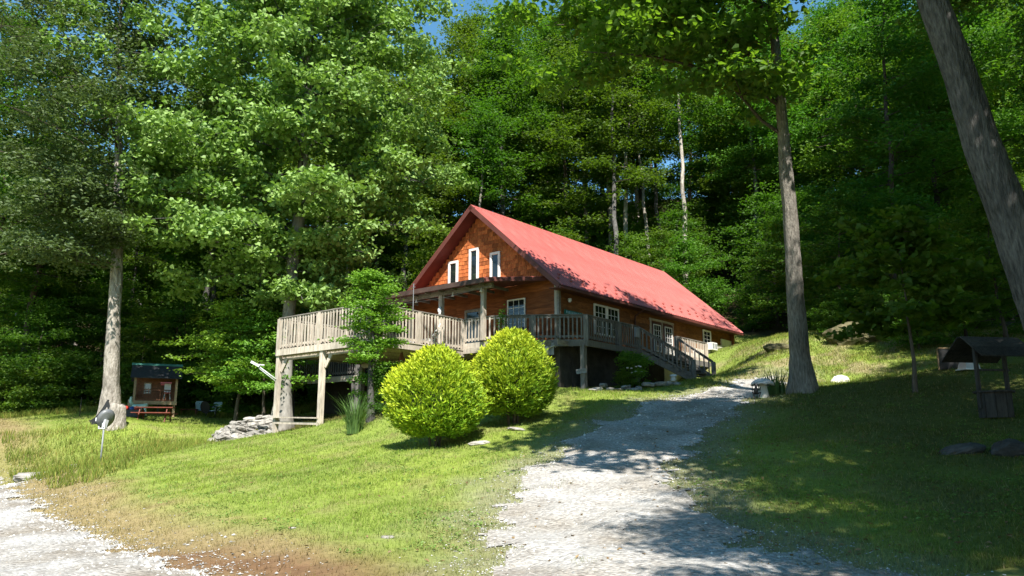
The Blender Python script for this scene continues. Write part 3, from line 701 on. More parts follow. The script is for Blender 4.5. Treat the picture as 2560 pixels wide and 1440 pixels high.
for i in range(80):
    y = -OV+i*L_/80; w = .17
    cap.add([(XR-w, y, ZR-w*SL+.035), (XR, y, ZR+.05), (XR+w, y, ZR-w*SL+.035), (XR-w, y+L_/80-.03, ZR-w*SL+.035), (XR, y+L_/80-.03, ZR+.05), (XR+w, y+L_/80-.03, ZR-w*SL+.035)], [(0, 1, 4, 3), (1, 2, 5, 4)])
cap.build('ridge_cap', M['roof'], cabin)
for side in (1, -1):
    a = slope_pt(side, 0.02, -.09); b = slope_pt(side, LS-.02, -.09)
    for y in (-OV+.02, HL+OV-.02): MB().beam((a[0], y, a[1]), (b[0], y, b[1]), .05, .21).build('rake_board', M['maroon'], cabin)
e = slope_pt(1, LS+.02, -.08)
gut = MB(); gut.beam((e[0]+.03, -OV, e[1]-.02), (e[0]+.03, HL+OV, e[1]-.02), .11, .10); gut.build('gutter', M['maroon'], cabin)
MB().box((.05, HL/2, ZE-.08), (.62, HL+2*OV-.12, .03)).build('soffit', M['maroon'], cabin)
ds = MB(); ds.tube([(OV+.02, 6.45, ZE-.12), (-.12, 6.45, ZE-.4), (-.14, 6.45, ZE-.55), (-.14, 6.45, .02)], .045, 6); ds.build('downspout', M['maroon'], cabin)
sg = MB(); sg.box((0, 0, .04), (.10, .09, .09)); sgm = sg.mesh('snow_guard', M['roof'])
for r_, off in ((.55, 0.), (.95, .45)):
    for i in range(NP):
        x_, z_ = slope_pt(1, LS-r_, .0); link('snow_guard', sgm, cabin, (x_, -OV+.4+off+i*PW, z_), (0, ang, 0))

# windows and doors
def window(parent, loc, rz, w, h, cols, rows, name='window', fr_=.07, fm='white', depth=.06, mun=.022):
    o = MB(); y = -depth/2
    o.box((-w/2+fr_/2, y, h/2), (fr_, depth, h)); o.box((w/2-fr_/2, y, h/2), (fr_, depth, h))
    o.box((0, y-.001, fr_/2), (w-2*fr_-.002, depth+.01, fr_)); o.box((0, y-.001, h-fr_/2), (w-2*fr_-.002, depth+.01, fr_))
    fo_ = o.build(name, M[fm], parent, loc=loc, rot=(0, 0, rz))
    iw, ih = w-2*fr_, h-2*fr_
    for i in range(cols):
        for j in range(rows):
            cw_, ch_ = iw/cols, ih/rows
            MB().box((-iw/2+(i+.5)*cw_, -.022, fr_+(j+.5)*ch_), (cw_-mun, .012, ch_-mun)).build('pane', M['glass'], fo_)
    g = MB()
    for i in range(cols+1): g.box((-iw/2+i*iw/cols, -.03, h/2), (mun, .024, ih))
    for j in range(rows+1): g.box((0, -.031, fr_+j*ih/rows), (iw, .024, mun))
    g.build('muntin', M[fm], fo_); return fo_
GY0 = .36
for u0, u1, z0, z1 in [(4.45, 5.03, 3.0, 4.68), (5.74, 6.35, 2.9, 4.26), (3.15, 3.74, 2.9, 4.30)]:
    window(cabin, (-(u0+u1)/2-.29, GY0-.005, z0+.03), 0, u1-u0, z1-z0, 1, 1, fr_=.11, depth=.07)
window(cabin, (-2.49, .33, .55), 0, 1.0, 1.46, 3, 4, fr_=.05)
window(cabin, (-5.04, .33, .02), 0, .98, 1.80, 1, 1, 'front_door', fr_=.12, fm='deck_dark')
window(cabin, (-.21, 3.47, .55), math.pi/2, 1.02, 1.38, 3, 4); window(cabin, (-.21, 4.52, .55), math.pi/2, 1.02, 1.38, 3, 4)
MB().beam((-.16, 3.995, .55), (-.16, 3.995, 1.93), .07, .10).build('window_mullion', M['white'], cabin)
for y in (8.6, 9.77):
    d_ = window(cabin, (-.21, y, -.02), math.pi/2, 1.0, 1.78, 1, 1, 'french_door', fr_=.10, fm='maroon')
    window(d_, (0, -.03, .30), 0, .74, 1.36, 3, 5, 'glazing', fr_=.035)
MB().box((-.205, 9.185, .90), (.07, .12, 1.9)).box((-.205, 8.05, .90), (.07, .10, 1.9)).box((-.205, 10.33, .90), (.07, .10, 1.9)).box((-.205, 9.185, 1.87), (.07, 2.5, .10)).build('door_trim', M['deck'], cabin)
window(cabin, (-.20, 14.25, 1.0), math.pi/2, .95, 1.0, 2, 4, fr_=.07)
MB().box((-.13, 15.25, 1.12), (.03, .32, .26)).build('vent_board', M['redwood'], cabin)

# porch roof over the front door
pr = [(-2.1, -2.25), (-9.3, -2.25), (-9.3, .25), (-.62, .25)]
def pz(y): return 2.52+(y+2.25)*.105
for nm, th, mt, zo, grow in (('porch_roof', .05, 'roof', .0, .0), ('porch_roof_deck', .12, 'maroon', -.055, -.04)):
    m = MB(); n = len(pr)
    pts = [(x+(grow*(1 if x > -5 else -1)), y+(-grow if y < -1 else 0), 0) for x, y in pr]
    m.add([(x, y, pz(y)+zo) for x, y, _ in pts]+[(x, y, pz(y)+zo-th) for x, y, _ in pts], [(0, 1, 2, 3), (7, 6, 5, 4), (0, 4, 5, 1), (1, 5, 6, 2), (2, 6, 7, 3), (3, 7, 4, 0)])
    m.build(nm, M[mt], cabin)
MB().beam((-2.12, -2.27, 2.41), (-9.45, -2.27, 2.41), .05, .20).build('porch_fascia', M['fascia_dark'], cabin)
MB().beam((-2.06, -2.25, 2.42), (-.66, .16, 2.66), .05, .17).build('porch_fascia', M['maroon'], cabin)
MB().beam((-2.2, -1.62, 2.30), (-9.3, -1.62, 2.30), .14, .2).build('porch_beam', M['deck_dark'], cabin)
for x, y in ((-2.78, -1.55), (-5.2, -1.6), (-8.9, -1.6)): MB().box((x, y, 1.12), (.18, .18, 2.2)).build('porch_post', M['deck'], cabin)
for i in range(9): MB().box((-2.6-i*.8, -1.08, 2.36), (.05, 1.9, .12)).build('porch_rafter', M['deck_dark'], cabin)

# ------------------------------------------------------------------ the deck
deck = empty('deck', HA, HZ, 'weathered wooden deck on tall posts wrapping the cabin front', 'deck')
ZL, ZT = -.29, 1.03            # lower platform floor, hand rail height
def gl(x, y):
    w = H2W(x, y, 0); return gz(w.x, w.y)-HA.z
_bal = {}
def baluster(L, mat):
    k = (round(L, 2), mat)
    if k not in _bal: _bal[k] = [MB().add(*_bal_geo(L, s_)).mesh('baluster', M[mat]) for s_ in range(3)]
    return _bal[k][int(rng.integers(3))]
def _bal_geo(L, seed):
    r = np.random.default_rng(seed+int(L*100)); w, d = .064, .034; dx = r.uniform(-.012, .012)
    v = [(-w/2, -d/2, 0), (w/2, -d/2, 0), (w/2, d/2, 0), (-w/2, d/2, 0), (-w/2+dx, -d/2, L), (w/2+dx, -d/2, L), (w/2+dx, d/2, L), (-w/2+dx, d/2, L)]
    return v, [(3, 2, 1, 0), (4, 5, 6, 7), (0, 1, 5, 4), (1, 2, 6, 5), (2, 3, 7, 6), (3, 0, 4, 7)]
def railing(parent, a, b, za, zb, ta, tb, mat='deck', post=(True, True), sp=.178, pw=.15, mid=()):
    a, b = Vector(a), Vector(b); L = (b-a).length; an = math.atan2(b.y-a.y, b.x-a.x)
    MB().beam((a.x, a.y, ta), (b.x, b.y, tb), .15, .042).build('hand_rail', M['deck_dark' if mat == 'deck' else mat], parent)
    MB().beam((a.x, a.y, ta-.075), (b.x, b.y, tb-.075), .04, .09).build('upper_rail', M[mat], parent)
    MB().beam((a.x, a.y, za+.13), (b.x, b.y, zb+.13), .04, .09).build('lower_rail', M[mat], parent)
    ps = ([0.] if post[0] else [])+list(mid)+([1.] if post[1] else [])
    for t in ps:
        q = a+(b-a)*t; zz = za+(zb-za)*t; tt = ta+(tb-ta)*t
        MB().box((q.x, q.y, (zz-.12+tt)/2-.012), (pw, pw, tt-zz+.09), rz=an).build('rail_post', M[mat], parent)
    n = int(L/sp)
    for i in range(1, n):
        t = i/n
        if any(abs(t-pp)*L < .13 for pp in ps): continue
        q = a+(b-a)*t; zz = za+(zb-za)*t; tt = ta+(tb-ta)*t
        off = Vector((math.sin(an), -math.cos(an)))*.042
        link('baluster', baluster(tt-zz-.07, mat), parent, (q.x+off.x, q.y+off.y, zz+.03), (rng.uniform(-.012, .012), rng.uniform(-.012, .012), an+rng.uniform(-.06, .06)))
DL, DF, DRX, DB = -9.9, -6.6, -4.05, -1.4
railing(deck, (DL, DF), (DRX, DF), ZL, ZL, ZT, ZT, mid=(.47,), pw=.17)
railing(deck, (DRX, DF), (DRX, DB), ZL, ZL, ZT, ZT, post=(True, True), mid=(.48,), pw=.17)
railing(deck, (DL, DF), (DL, .5), ZL, ZL, ZT, ZT, post=(False, True), mid=(.5,))
railing(deck, (DRX, DB), (-2.78, DB), 0, 0, ZT, ZT, post=(False, False))
railing(deck, (-2.78, DB), (-1.95, -1.18), 0, 0, ZT, ZT, post=(False, True))
railing(deck, (-1.95, -1.18), (.80, .80), 0, 0, ZT, ZT, mat='deck_grey_shade', post=(False, True), mid=(.36,), pw=.2)
railing(deck, (.80, .80), (.80, 5.05), 0, 0, ZT, ZT, mat='deck_grey_shade', post=(False, True), mid=(.6,), pw=.2)
railing(deck, (.62, 9.07), (.62, 12.4), 0, 0, ZT, ZT, mat='deck', post=(True, True))
# floor boards of both platforms
bl = MB().box((0, 0, 0), (.136, DB-DF-.0+1.4, .038)).mesh('floor_board', M['deck'])
n = int((DRX-DL+.16)/.142)
for i in range(n+1): link('floor_board', bl, deck, (DL-.05+i*.142, (DF+.0)/2, ZL-.02))
up = MB(); up.prism([(-9.2, DB), (-2.0, DB), (-1.9, -1.2), (.85, .78), (.85, 12.4), (-.28, 12.4), (-.28, .24), (-9.2, .24)], 'z', -.06, -.012); up.build('upper_floor', M['deck'], deck)
# rim boards, joists, beams and posts
for a, b, z0, mt in (((DL-.08, DF-.07), (DRX+.08, DF-.07), ZL, 'deck'), ((DRX+.07, DF-.1), (DRX+.07, DB), ZL, 'deck'), ((DL-.07, DF-.1), (DL-.07, .4), ZL, 'deck_dark'),
                     ((DRX, DB-.06), (-2.0, DB-.06), -.0, 'deck'), ((-2.0, -1.28), (.9, .76), -.0, 'deck_grey_shade'), ((.9, .76), (.9, 5.1), -.0, 'deck_grey_shade'), ((.9, 5.1), (.9, 12.4), 0., 'deck_grey_shade')):
    MB().beam((a[0], a[1], z0-.16), (b[0], b[1], z0-.16), .05, .26).build('rim_board', M[mt], deck)
MB().beam((DRX+.1, DB-.09, -.36), (-2.0, DB-.09, -.36), .05, .22).build('rim_board', M['deck'], deck)
for i in range(11): MB().box((DL+.3+i*.55, DF/2, ZL-.15), (.045, -DF-.2, .2)).build('joist', M['deck'], deck)
for i in range(8): MB().box((-3.6+i*.55, -.7+max(0, i-3)*.2, -.17), (.045, 1.1, .2)).build('joist', M['deck_dark'], deck)
for y in (-6.35, -2.0): MB().beam((DL, y, ZL-.36), (DRX, y, ZL-.36), .13, .2).build('beam', M['deck'], deck)
for x, y, zt, mt, w in ((DL, -6.55, ZL-.28, 'deck', .18), (-6.95, -6.55, ZL-.28, 'deck', .19), (DRX, -6.35, ZL-.28, 'deck', .2), (DL, -2., ZL-.4, 'deck_dark', .2), (-6.95, -2., ZL-.4, 'deck_dark', .2), (DRX, -2., ZL-.4, 'deck_dark', .2),
                        (.72, .72, -.2, 'deck_grey_shade', .2), (.72, 5.0, -.2, 'deck_grey_shade', .16), (-1.9, -1.1, -.2, 'deck_grey_shade', .16)):
    zb = gl(x, y)-.25; MB().box((x, y, (zb+zt)/2), (w, w, zt-zb)).build('deck_post', M[mt], deck)
for x in (DL+.12, -6.95+.12):   # knee braces at the post heads
    MB().beam((x, -6.5, ZL-.95), (x+.28, -6.42, ZL-.40), .09, .14).build('knee_brace', M['deck'], deck)
# low sitting plank between the two front posts
zz = gl(-8.4, -6.5); MB().beam((DL, -6.6, zz+.52), (-6.95, -6.6, zz+.42), .30, .05).build('low_plank', M['deck'], deck)
MB().beam((DL, -6.62, zz+.30), (-6.95, -6.62, zz+.20), .05, .10).build('low_plank', M['deck'], deck)
# the stair
t0, t1 = Vector((.80, 5.05, 0)), Vector((.62, 9.07, 0))
def newel(px, py, Y): q = at(px, py, Y); v_ = Matrix.Rotation(-HZ, 3, 'Z') @ (q-HA); return v_
b0, b1 = newel(1735, 949, 36.6), newel(1786, 956, 38.8)
b0.z = gl(b0.x, b0.y); b1.z = gl(b1.x, b1.y)
for a, b, nm in ((t0, b0, 0), (t1, b1, 1)):
    MB().beam((a.x, a.y, a.z-.12), (b.x, b.y, b.z+.05), .05, .28).build('stringer', M['deck_grey_shade'], deck)
    a2 = Vector((a.x, a.y)); b2 = Vector((b.x, b.y))
    railing(deck, a2, b2, a.z+.08, b.z+.12, a.z+ZT, b.z+1.0, mat='deck_grey_shade', post=(nm == 1, True), sp=.2, pw=.18)
    MB().box((b.x, b.y, b.z+.35), (.17, .17, 1.2)).build('newel_base', M['deck_grey_shade'], deck)
for i in range(8):
    t = (i+.5)/8; a = t0.lerp(b0, t); b = t1.lerp(b1, t); MB().beam((a.x, a.y, a.z), (b.x, b.y, b.z), .34, .045).build('tread', M['deck_grey_shade'], deck)

# ------------------------------------------------------------------ outbuilding and carport behind the deck
def house_local(q): return Matrix.Rotation(-HZ, 3, 'Z') @ (Vector(q)-HA)
ob0 = at(815, 900, 43.5); ob0.z = 3.85
outb = empty('outbuilding', ob0, HZ+.05, 'dark gabled outbuilding with its own railed porch behind the deck', 'building')
MB().prism([(-2.3, 0), (2.3, 0), (2.3, 3.2), (0, 4.35), (-2.3, 3.2)], 'y', 1.6, 6.).build('wall', M['dark'], outb)
for s_ in (1, -1):
    m = MB(); m.add([(0, .2, 4.62), (s_*2.75, .2, 3.28), (s_*2.75, 6.3, 3.28), (0, 6.3, 4.62), (0, .2, 4.52), (s_*2.75, .2, 3.18), (s_*2.75, 6.3, 3.18), (0, 6.3, 4.52)],
                    [(0, 1, 2, 3), (7, 6, 5, 4), (0, 4, 5, 1), (1, 5, 6, 2), (2, 6, 7, 3), (3, 7, 4, 0)]); m.build('roof', M['maroon'], outb)
    MB().beam((0, .18, 4.50), (s_*2.7, .18, 3.19), .05, .18).build('rake_board', M['deck_grey_shade'], outb)
MB().box((0, .8, -.05), (5.4, 1.9, .06)).build('porch_floor', M['deck_grey_shade'], outb)
MB().beam((-2.7, -.17, -.2), (2.7, -.17, -.2), .06, .28).build('rim_board', M['deck'], outb)
railing(outb, (-2.65, -.12), (2.65, -.12), 0, 0, .95, .95, mat='deck_grey_shade', mid=(.5,))
for x in (-2.55, 0., 2.55): MB().box((x, -.05, 1.5-1.6), (.16, .16, 3.6 if x else 3.6)).build('post', M['deck_grey_shade'], outb) if x != 0. else None
for x in (-2.55, -.2, 2.3):
    MB().box((x, -.05, -1.15), (.16, .16, 1.9)).build('post', M['deck_grey_shade'], outb)
MB().box((0, 3.6, -1.1), (4.5, 4.2, 2.1)).build('lower_wall', M['dark'], outb)

cpt = on(632, 1032, 50)
car = empty('carport', cpt, -.05, 'dark open shelter with rough posts below the overhanging dogwood', 'shelter')
for x in (-1.15, .55, 2.4):
    MB().tube([(x, 0, -.3), (x+.03, 0, 1.), (x-.02, 0, 2.1)], [.10, .085, .08], 7).build('post', M['bark_grey'], car)
for x in (-1.15, 2.4): MB().tube([(x, 3, -.3), (x, 3, 2.4)], .09, 7).build('post', M['bark_dark'], car)
MB().beam((-1.5, 0, 1.98), (2.8, 0, 2.18), .14, .22).build('header', M['bark_grey'], car)
MB().add([(-1.8, -.6, 2.1), (3., -.6, 2.3), (3., 3.6, 2.75), (-1.8, 3.6, 2.55), (-1.8, -.6, 2.2), (3., -.6, 2.4), (3., 3.6, 2.85), (-1.8, 3.6, 2.65)], [(3, 2, 1, 0), (4, 5, 6, 7), (0, 1, 5, 4), (1, 2, 6, 5), (2, 3, 7, 6), (3, 0, 4, 7)]).build('roof', M['playroof'], car)
MB().box((.6, 3.2, 1.1), (3.7, .08, 2.4)).build('back_wall', M['dark'], car)
MB().tube([(1.0, -.05, .6), (1.25, -.05, 1.2), (1.5, -.05, 1.95)], [.06, .05, .04], 6).build('brace', M['bark_grey'], car)
wp = empty('tarp_stack', cpt+Vector((-.1, 1.2, 0)), -.1, 'dark stack under a bluish tarp inside the open shelter', 'stack')
for i in range(6): MB().box((.0, 0, .1+i*.17), (1.5-.06*i+.05*(i % 2), .9, .15)).build('plank', M['tarp' if i % 2 else 'dark'], wp)
tv = MB(); tv.add([(-.85, -.6, .95), (-.3, -.6, 1.18), (.55, -.6, 1.1), (-.85, .6, 1.0), (-.3, .6, 1.28), (.55, .6, 1.15), (-.95, -.62, .6), (-.95, .62, .6)], [(0, 1, 4, 3), (1, 2, 5, 4), (6, 0, 3, 7)]); tv.build('tarp', M['tarp'], wp)

# ------------------------------------------------------------------ shrubs in front of the cabin
def cedar_bush(name, base, w, h, seed, n, label):
    r = np.random.default_rng(seed); ns_ = 2300; per = 16
    u = r.uniform(-1, 1, ns_); az = r.uniform(0, 2*np.pi, ns_); z = (u+1)/2
    rad = np.sin(np.pi*np.clip(z*.93+.055, 0, 1)**.80)**.62
    lump = 1+.17*(fbm(np.cos(az)*2.2+z*2.5, np.sin(az)*2.2+z*3, 1.1, seed)-.5)*2+.12*(vnoise(np.cos(az)*3.5+z*3, np.sin(az)*3.5-z*4, 1.2, seed+7)-.5)
    depth = r.uniform(.80, 1.06, ns_)
    P0 = np.stack([np.cos(az)*rad*w/2*lump*depth, np.sin(az)*rad*w/2*lump*depth, .12*h+z*h*.88*(.95+.06*depth)], -1)
    out = np.stack([np.cos(az)*(.3+rad), np.sin(az)*(.3+rad), .5+1.3*(z-.2)], -1); out /= np.linalg.norm(out, axis=1, keepdims=True)
    idx = np.repeat(np.arange(ns_), per); m_ = len(idx); t_ = r.uniform(-.16, .10, m_)
    P = P0[idx]+out[idx]*t_[:, None]+r.normal(0, .045, (m_, 3))
    fan = out[idx]+r.normal(0, .38, (m_, 3)); fan /= np.linalg.norm(fan, axis=1, keepdims=True)
    V, Fc, T = leaf_cloud(P, np.full(m_, .12), r, shape=2, tilt=1.4, outward=fan*1.4, droop=-.1)
    sp_t = r.uniform(0, 1, ns_)*.35+.45*z+.2*np.cos(az-2.6)  # golden tips, plus a sunlit top and left side put into the tint
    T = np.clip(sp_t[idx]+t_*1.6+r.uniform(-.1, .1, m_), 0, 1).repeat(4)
    o = empty(name, base, 0, label, 'bush')
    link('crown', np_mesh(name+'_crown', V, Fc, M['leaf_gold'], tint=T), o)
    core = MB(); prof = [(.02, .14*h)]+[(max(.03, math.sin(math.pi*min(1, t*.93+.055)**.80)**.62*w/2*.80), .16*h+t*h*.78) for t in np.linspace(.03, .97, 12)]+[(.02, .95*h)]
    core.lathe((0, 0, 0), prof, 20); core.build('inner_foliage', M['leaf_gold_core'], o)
    st = MB()
    for i in range(5):
        a = i*1.3; st.tube([(math.cos(a)*.12, math.sin(a)*.12, -.15), (math.cos(a)*.22, math.sin(a)*.22, .25*h), (math.cos(a)*.4, math.sin(a)*.4, .5*h)], [.045, .04, .02], 6)
    st.build('trunk', M['bark_dark'], o); return o
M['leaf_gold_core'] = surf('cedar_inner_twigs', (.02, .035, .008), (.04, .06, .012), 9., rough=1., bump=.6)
p = on(1085, 1112, 23.2); cedar_bush('golden_cedar', p, 2.62, 2.7, 41, 11000, 'globe-shaped golden cedar bush nearer the lawn')
p = on(1281, 1062, 25.0); cedar_bush('golden_cedar', p, 2.5, 2.78, 43, 11000, 'globe-shaped golden cedar bush nearer the driveway')

p = on(926, 1046, 29.3)
shr = tree_meshes('deck_shrub', 51, 5.25, .12, .40, 1.12, 34, 8500, .125, 'bark_grey', 'leaf_shrub', flat=.2, clump=.40, rise=(-.1, .7), sides=8, droop=.15,
                  prof=lambda t: .75+.35*math.sin(math.pi*min(1, t*1.1)) if t < .8 else .95-(t-.8)*2.4)
place_tree('deck_tree', shr, p, .4, 1., 'slender bright green small tree growing in front of the deck railing', 'tree')

def blades(name, base, n, h, spread, wid, seed, label, cat='grass clump', mat='blade', curve=.45, cr=.25):
    r = np.random.default_rng(seed); V, Fc, T = [], [], []
    for i in range(n):
        a = r.uniform(0, 6.283); b = np.array([math.cos(a), math.sin(a), 0])*r.uniform(0, cr); L = h*r.uniform(.55, 1.1)
        d = np.array([math.cos(a+r.normal(0, .5)), math.sin(a+r.normal(0, .5)), 0]); sp = spread*r.uniform(.2, 1.1); sd = np.array([-d[1], d[0], 0])*wid*r.uniform(.6, 1.2); o = len(V)*1
        tt = r.uniform(0, 1)
        for k, t in enumerate((0, .4, .75, 1.)):
            c = b+d*(sp*t**2)*L+np.array([0, 0, L*(t-curve*sp*t*t*.6)]); w_ = (1-t**2)*.95+.05
            V += [c-sd*w_, c+sd*w_]; T += [tt, tt]
        for k in range(3): Fc.append((o+2*k, o+2*k+1, o+2*k+3, o+2*k+2))
    me = np_mesh(name, np.array(V), np.array(Fc), M[mat], tint=np.array(T), smooth=True)
    return tag(link(name, me, loc=base), label, cat)
blades('ornamental_grass', on(886, 1080, 28.4), 230, 1.5, .62, .016, 61, 'tall green ornamental grass clump at the foot of the small deck tree')
blades('ornamental_grass', on(1010, 1050, 29.5), 130, 1.1, .8, .012, 62, 'dim arching grass clump in the shade beside the golden cedar')
blades('iris_clump', on(1938, 975, 28.6), 150, .95, .55, .022, 63, 'dark spiky iris clump between mushroom ornament and grey trunk', 'plant', cr=.55)
blades('daylily_clump', on(612, 1043, 37.5), 70, .6, .9, .02, 64, 'arching daylily clump on top of the stone pile', 'plant', cr=.3)
for px, py, Y, s_, lab, k in [(1585, 945, 34.2, .52, 'dark leafy rose shrub with white blossom under the stair rail', 2), (955, 1020, 29.8, .62, 'drooping pale-leaved shrub under the deck edge', 2), (1556, 955, 33.6, .28, 'low leafy plant among the stones below the deck', 2)]:
    gsh = place_tree('garden_shrub', under[k], on(px, py, Y), px, s_, lab, 'shrub')
    if px == 1585: rose = gsh
blm = MB().lathe((0, 0, 0), [(.0, 0), (.10, .04), (.09, .10), (.0, .12)], 7).mesh('blossom', M['white'])
for i in range(9):
    q = Matrix.Rotation(-1585, 3, 'Z') @ Vector((rng.uniform(-.7, .7), rng.uniform(-1.1, -.6), 1.0+rng.uniform(0, 1.0))); link('blossom', blm, rose, q)
def leaf_patch(name, pts, n, size, mat, seed, label, cat, sp=.16):
    r = np.random.default_rng(seed); pts = np.array([tuple(p) for p in pts]); k = r.uniform(0, len(pts)-1.001, n); i = k.astype(int); f = (k-i)[:, None]
    P = pts[i]*(1-f)+pts[i+1]*f+r.normal(0, sp, (n, 3)); o0 = P.mean(0)
    V, Fc, T = leaf_cloud(P-o0, np.full(n, size), r, tilt=1.); root = empty(name, o0, 0, label, cat)
    link('crown', np_mesh(name, V, Fc, M[mat], tint=T), root)
    MB().tube([Vector(q)-Vector(o0) for q in pts], .012, 5).build('trunk', M['bark_dark'], root); return root
leaf_patch('climbing_vine', [H2W(-4.0, -6.2, -.3), H2W(-4.0, -5.9, .3), H2W(-3.98, -5.6, .9), H2W(-4.0, -5.2, 1.1)], 420, .11, 'leaf_shrub', 71, 'leafy vine climbing the deck railing beside the small tree', 'vine')
leaf_patch('climbing_vine', [H2W(-1.95, -1.35, -.2), H2W(-2.0, -1.3, .4), H2W(-1.95, -1.3, .9), H2W(-1.9, -1.3, 1.25)], 230, .10, 'leaf_under', 72, 'dark vine on the railing just above the second cedar', 'vine', .1)

# ------------------------------------------------------------------ stones
def stone_mesh(seed, flat=.5):
    r = np.random.default_rng(seed); vs_, fs = [], []; nr, ns_ = 4, 8
    ax = r.uniform(.8, 1.2, 3)
    def dsp(v):
        q = np.array(v); q = np.sign(q)*np.abs(q)**.62; return q*ax*(1+r.normal(0, .09))*np.array([1, .8, flat])
    vs_.append(dsp((0, 0, -1)))
    for i in range(1, nr):
        ph = -math.pi/2+math.pi*i/nr
        for k in range(ns_): a = 2*math.pi*k/ns_; vs_.append(dsp((math.cos(a)*math.cos(ph), math.sin(a)*math.cos(ph), math.sin(ph))))
    vs_.append(dsp((0, 0, 1))); top = len(vs_)-1
    for k in range(ns_): fs.append((0, 1+(k+1) % ns_, 1+k)); fs.append((top, top-ns_+k, top-ns_+(k+1) % ns_))
    for i in range(nr-2):
        for k in range(ns_): a = 1+i*ns_; fs.append((a+k, a+(k+1) % ns_, a+ns_+(k+1) % ns_, a+ns_+k))
    return MB().add([tuple(v*.5) for v in vs_], fs).mesh('stone', M['stone'])
STN = [stone_mesh(400+i, [.35, .45, .55, .3][i % 4]) for i in range(9)]
pile = empty('stone_pile', on(610, 1085, 36.4), 0., 'heap of pale flat field stones beside the deck post', 'stone pile')
pb = pile.location
for i in range(150):
    t = rng.uniform(0, 1); lay = rng.uniform(0, 1)**1.2
    px_ = 538+t*146; hh = np.interp(t, [0, .12, .35, .75, 1.], [.05, .45, .8, .85, .75])
    q = at(px_, 1100, 36.1+.9*lay+rng.uniform(-.15, .15)); g_ = gz(q.x, q.y)
    o = link('stone', STN[int(rng.integers(9))], pile, (q.x-pb.x, q.y-pb.y, g_-pb.z+.06+hh*lay), (rng.uniform(-.35, .35), rng.uniform(-.35, .35), rng.uniform(0, 6.28)))
    s_ = rng.uniform(.26, .62); o.scale = (s_*rng.uniform(.9, 1.5), s_, s_*rng.uniform(.7, 1.1))
def rock_mesh(seed, mat, flat=.8):
    r = np.random.default_rng(seed); nr, ns_ = 14, 22; vs_, fs = [], []
    th = np.linspace(-math.pi/2, math.pi/2, nr+1); ph = np.arange(ns_)*2*math.pi/ns_
    TH, PH = np.meshgrid(th, ph, indexing='ij'); X, Y_, Z = np.cos(TH)*np.cos(PH), np.cos(TH)*np.sin(PH), np.sin(TH)
    rr = .72+.5*fbm(X*1.3+Z*.9+seed, Y_*1.3-Z*.7, 1.1, seed)+.22*fbm(X*3+Z*2, Y_*3+Z*2.6, 1.3, seed+3)
    st = np.round(Z*5)/5; Zs = Z*.55+st*.45
    V = np.stack([X*rr, Y_*rr*.85, Zs*rr*flat], -1).reshape(-1, 3)*.5
    I = np.arange((nr+1)*ns_).reshape(nr+1, ns_); q = np.stack([I[:-1], np.roll(I[:-1], -1, 1), np.roll(I[1:], -1, 1), I[1:]], -1).reshape(-1, 4)
    return np_mesh('rock', V, q, M[mat], smooth=False)
def boulder(px, py, Y, size, lab, seed, rz=0., name='boulder', mat=None, sink=.25):
    me_ = rock_mesh(seed, mat or 'stone')
    o = link(name, me_, loc=on(px, py, Y, size[2]*(.45-sink)), rot=(rng.uniform(-.15, .15), rng.uniform(-.15, .15), rz), scale=size); return tag(o, lab, 'rock')
M['stone_dark'] = surf('dark_field_stone', (.05, .05, .05), (.13, .125, .12), 4., rough=.95, bump=.8, spec=.1)
boulder(110, 1205, 28.3, (1.7, .9, .55), 'long grey boulder at the edge of the gravel road', 501, .35)
boulder(192, 1168, 28.2, (.75, .6, .48), 'squarish pale rock below the satellite dish', 502, .3)
boulder(222, 1172, 27.9, (1.1, .4, .16), 'thin flat stone lying beside the squarish rock', 503, .5)
boulder(1200, 1100, 22.8, (.55, .3, .16), 'flat stone between the front cedar and the driveway', 504, .2)
boulder(1290, 1072, 23.9, (.55, .3, .14), 'low flat stone in front of the second cedar', 511, .1)
boulder(2405, 1132, 16.6, (.9, .6, .36), 'low dark boulder on the shaded lawn', 505, .1, mat='stone_dark', sink=.36)
boulder(2530, 1105, 16.4, (1.2, .8, .55), 'larger dark boulder at the right picture edge', 506, .6, mat='stone_dark', sink=.36)
boulder(2100, 952, 31.2, (.7, .45, .42), 'white quartz rock on the sunny bank', 507, .2, mat='block')
moss = surf('mossy_rock', (.035, .05, .012), (.19, .155, .10), 5.5, rough=.95, bump=1., spec=.1); M['moss'] = moss
boulder(2140, 880, 37.5, (2.3, 1.8, 1.5), 'mossy rock outcrop on the bank behind the grey trunk', 508, .1, 'rock_outcrop', 'moss')
boulder(2195, 872, 38.2, (1.3, 1.0, .9), 'smaller mossy rock next to the outcrop', 509, .7, 'rock_outcrop', 'moss')
boulder(1945, 874, 38., (1.3, .7, .55), 'brown earthy rock ledge just left of the grey trunk', 510, .0, 'rock_outcrop', 'moss')
for i, (px, py, Y, sx) in enumerate([(1492, 962, 32.4, .55), (1508, 950, 33., .62), (1526, 958, 32.6, .4), (1545, 961, 32.4, .45), (1562, 944, 33.4, .7), (1578, 955, 33., .5), (1596, 950, 33.4, .6), (1622, 952, 33.6, .7), (1640, 946, 34., .6), (1664, 948, 34.2, .75), (1652, 956, 33.6, .6), (1690, 950, 34.4, .6), (1480, 972, 32., .4)]):
    o = link('edging_stone', STN[i % 9], loc=on(px, py, Y, .05+.10*(i % 3 == 1)), rot=(.1, -.1, i*1.3), scale=(sx, sx*.7, sx*.75))
    tag(o, 'rounded field stone in the row below the deck and stair', 'rock', 'stones edging the bed below the deck')
tag(link('lawn_stone', STN[3], loc=on(730, 1330, 13.4, .01), scale=(.14, .12, .12)), 'small white stone lying on the brown road verge', 'rock')
tag(link('lawn_stone', STN[5], loc=on(968, 1360, 12.6, .01), scale=(.18, .12, .12)), 'small pale stone lying on the lawn near the picture bottom', 'rock')

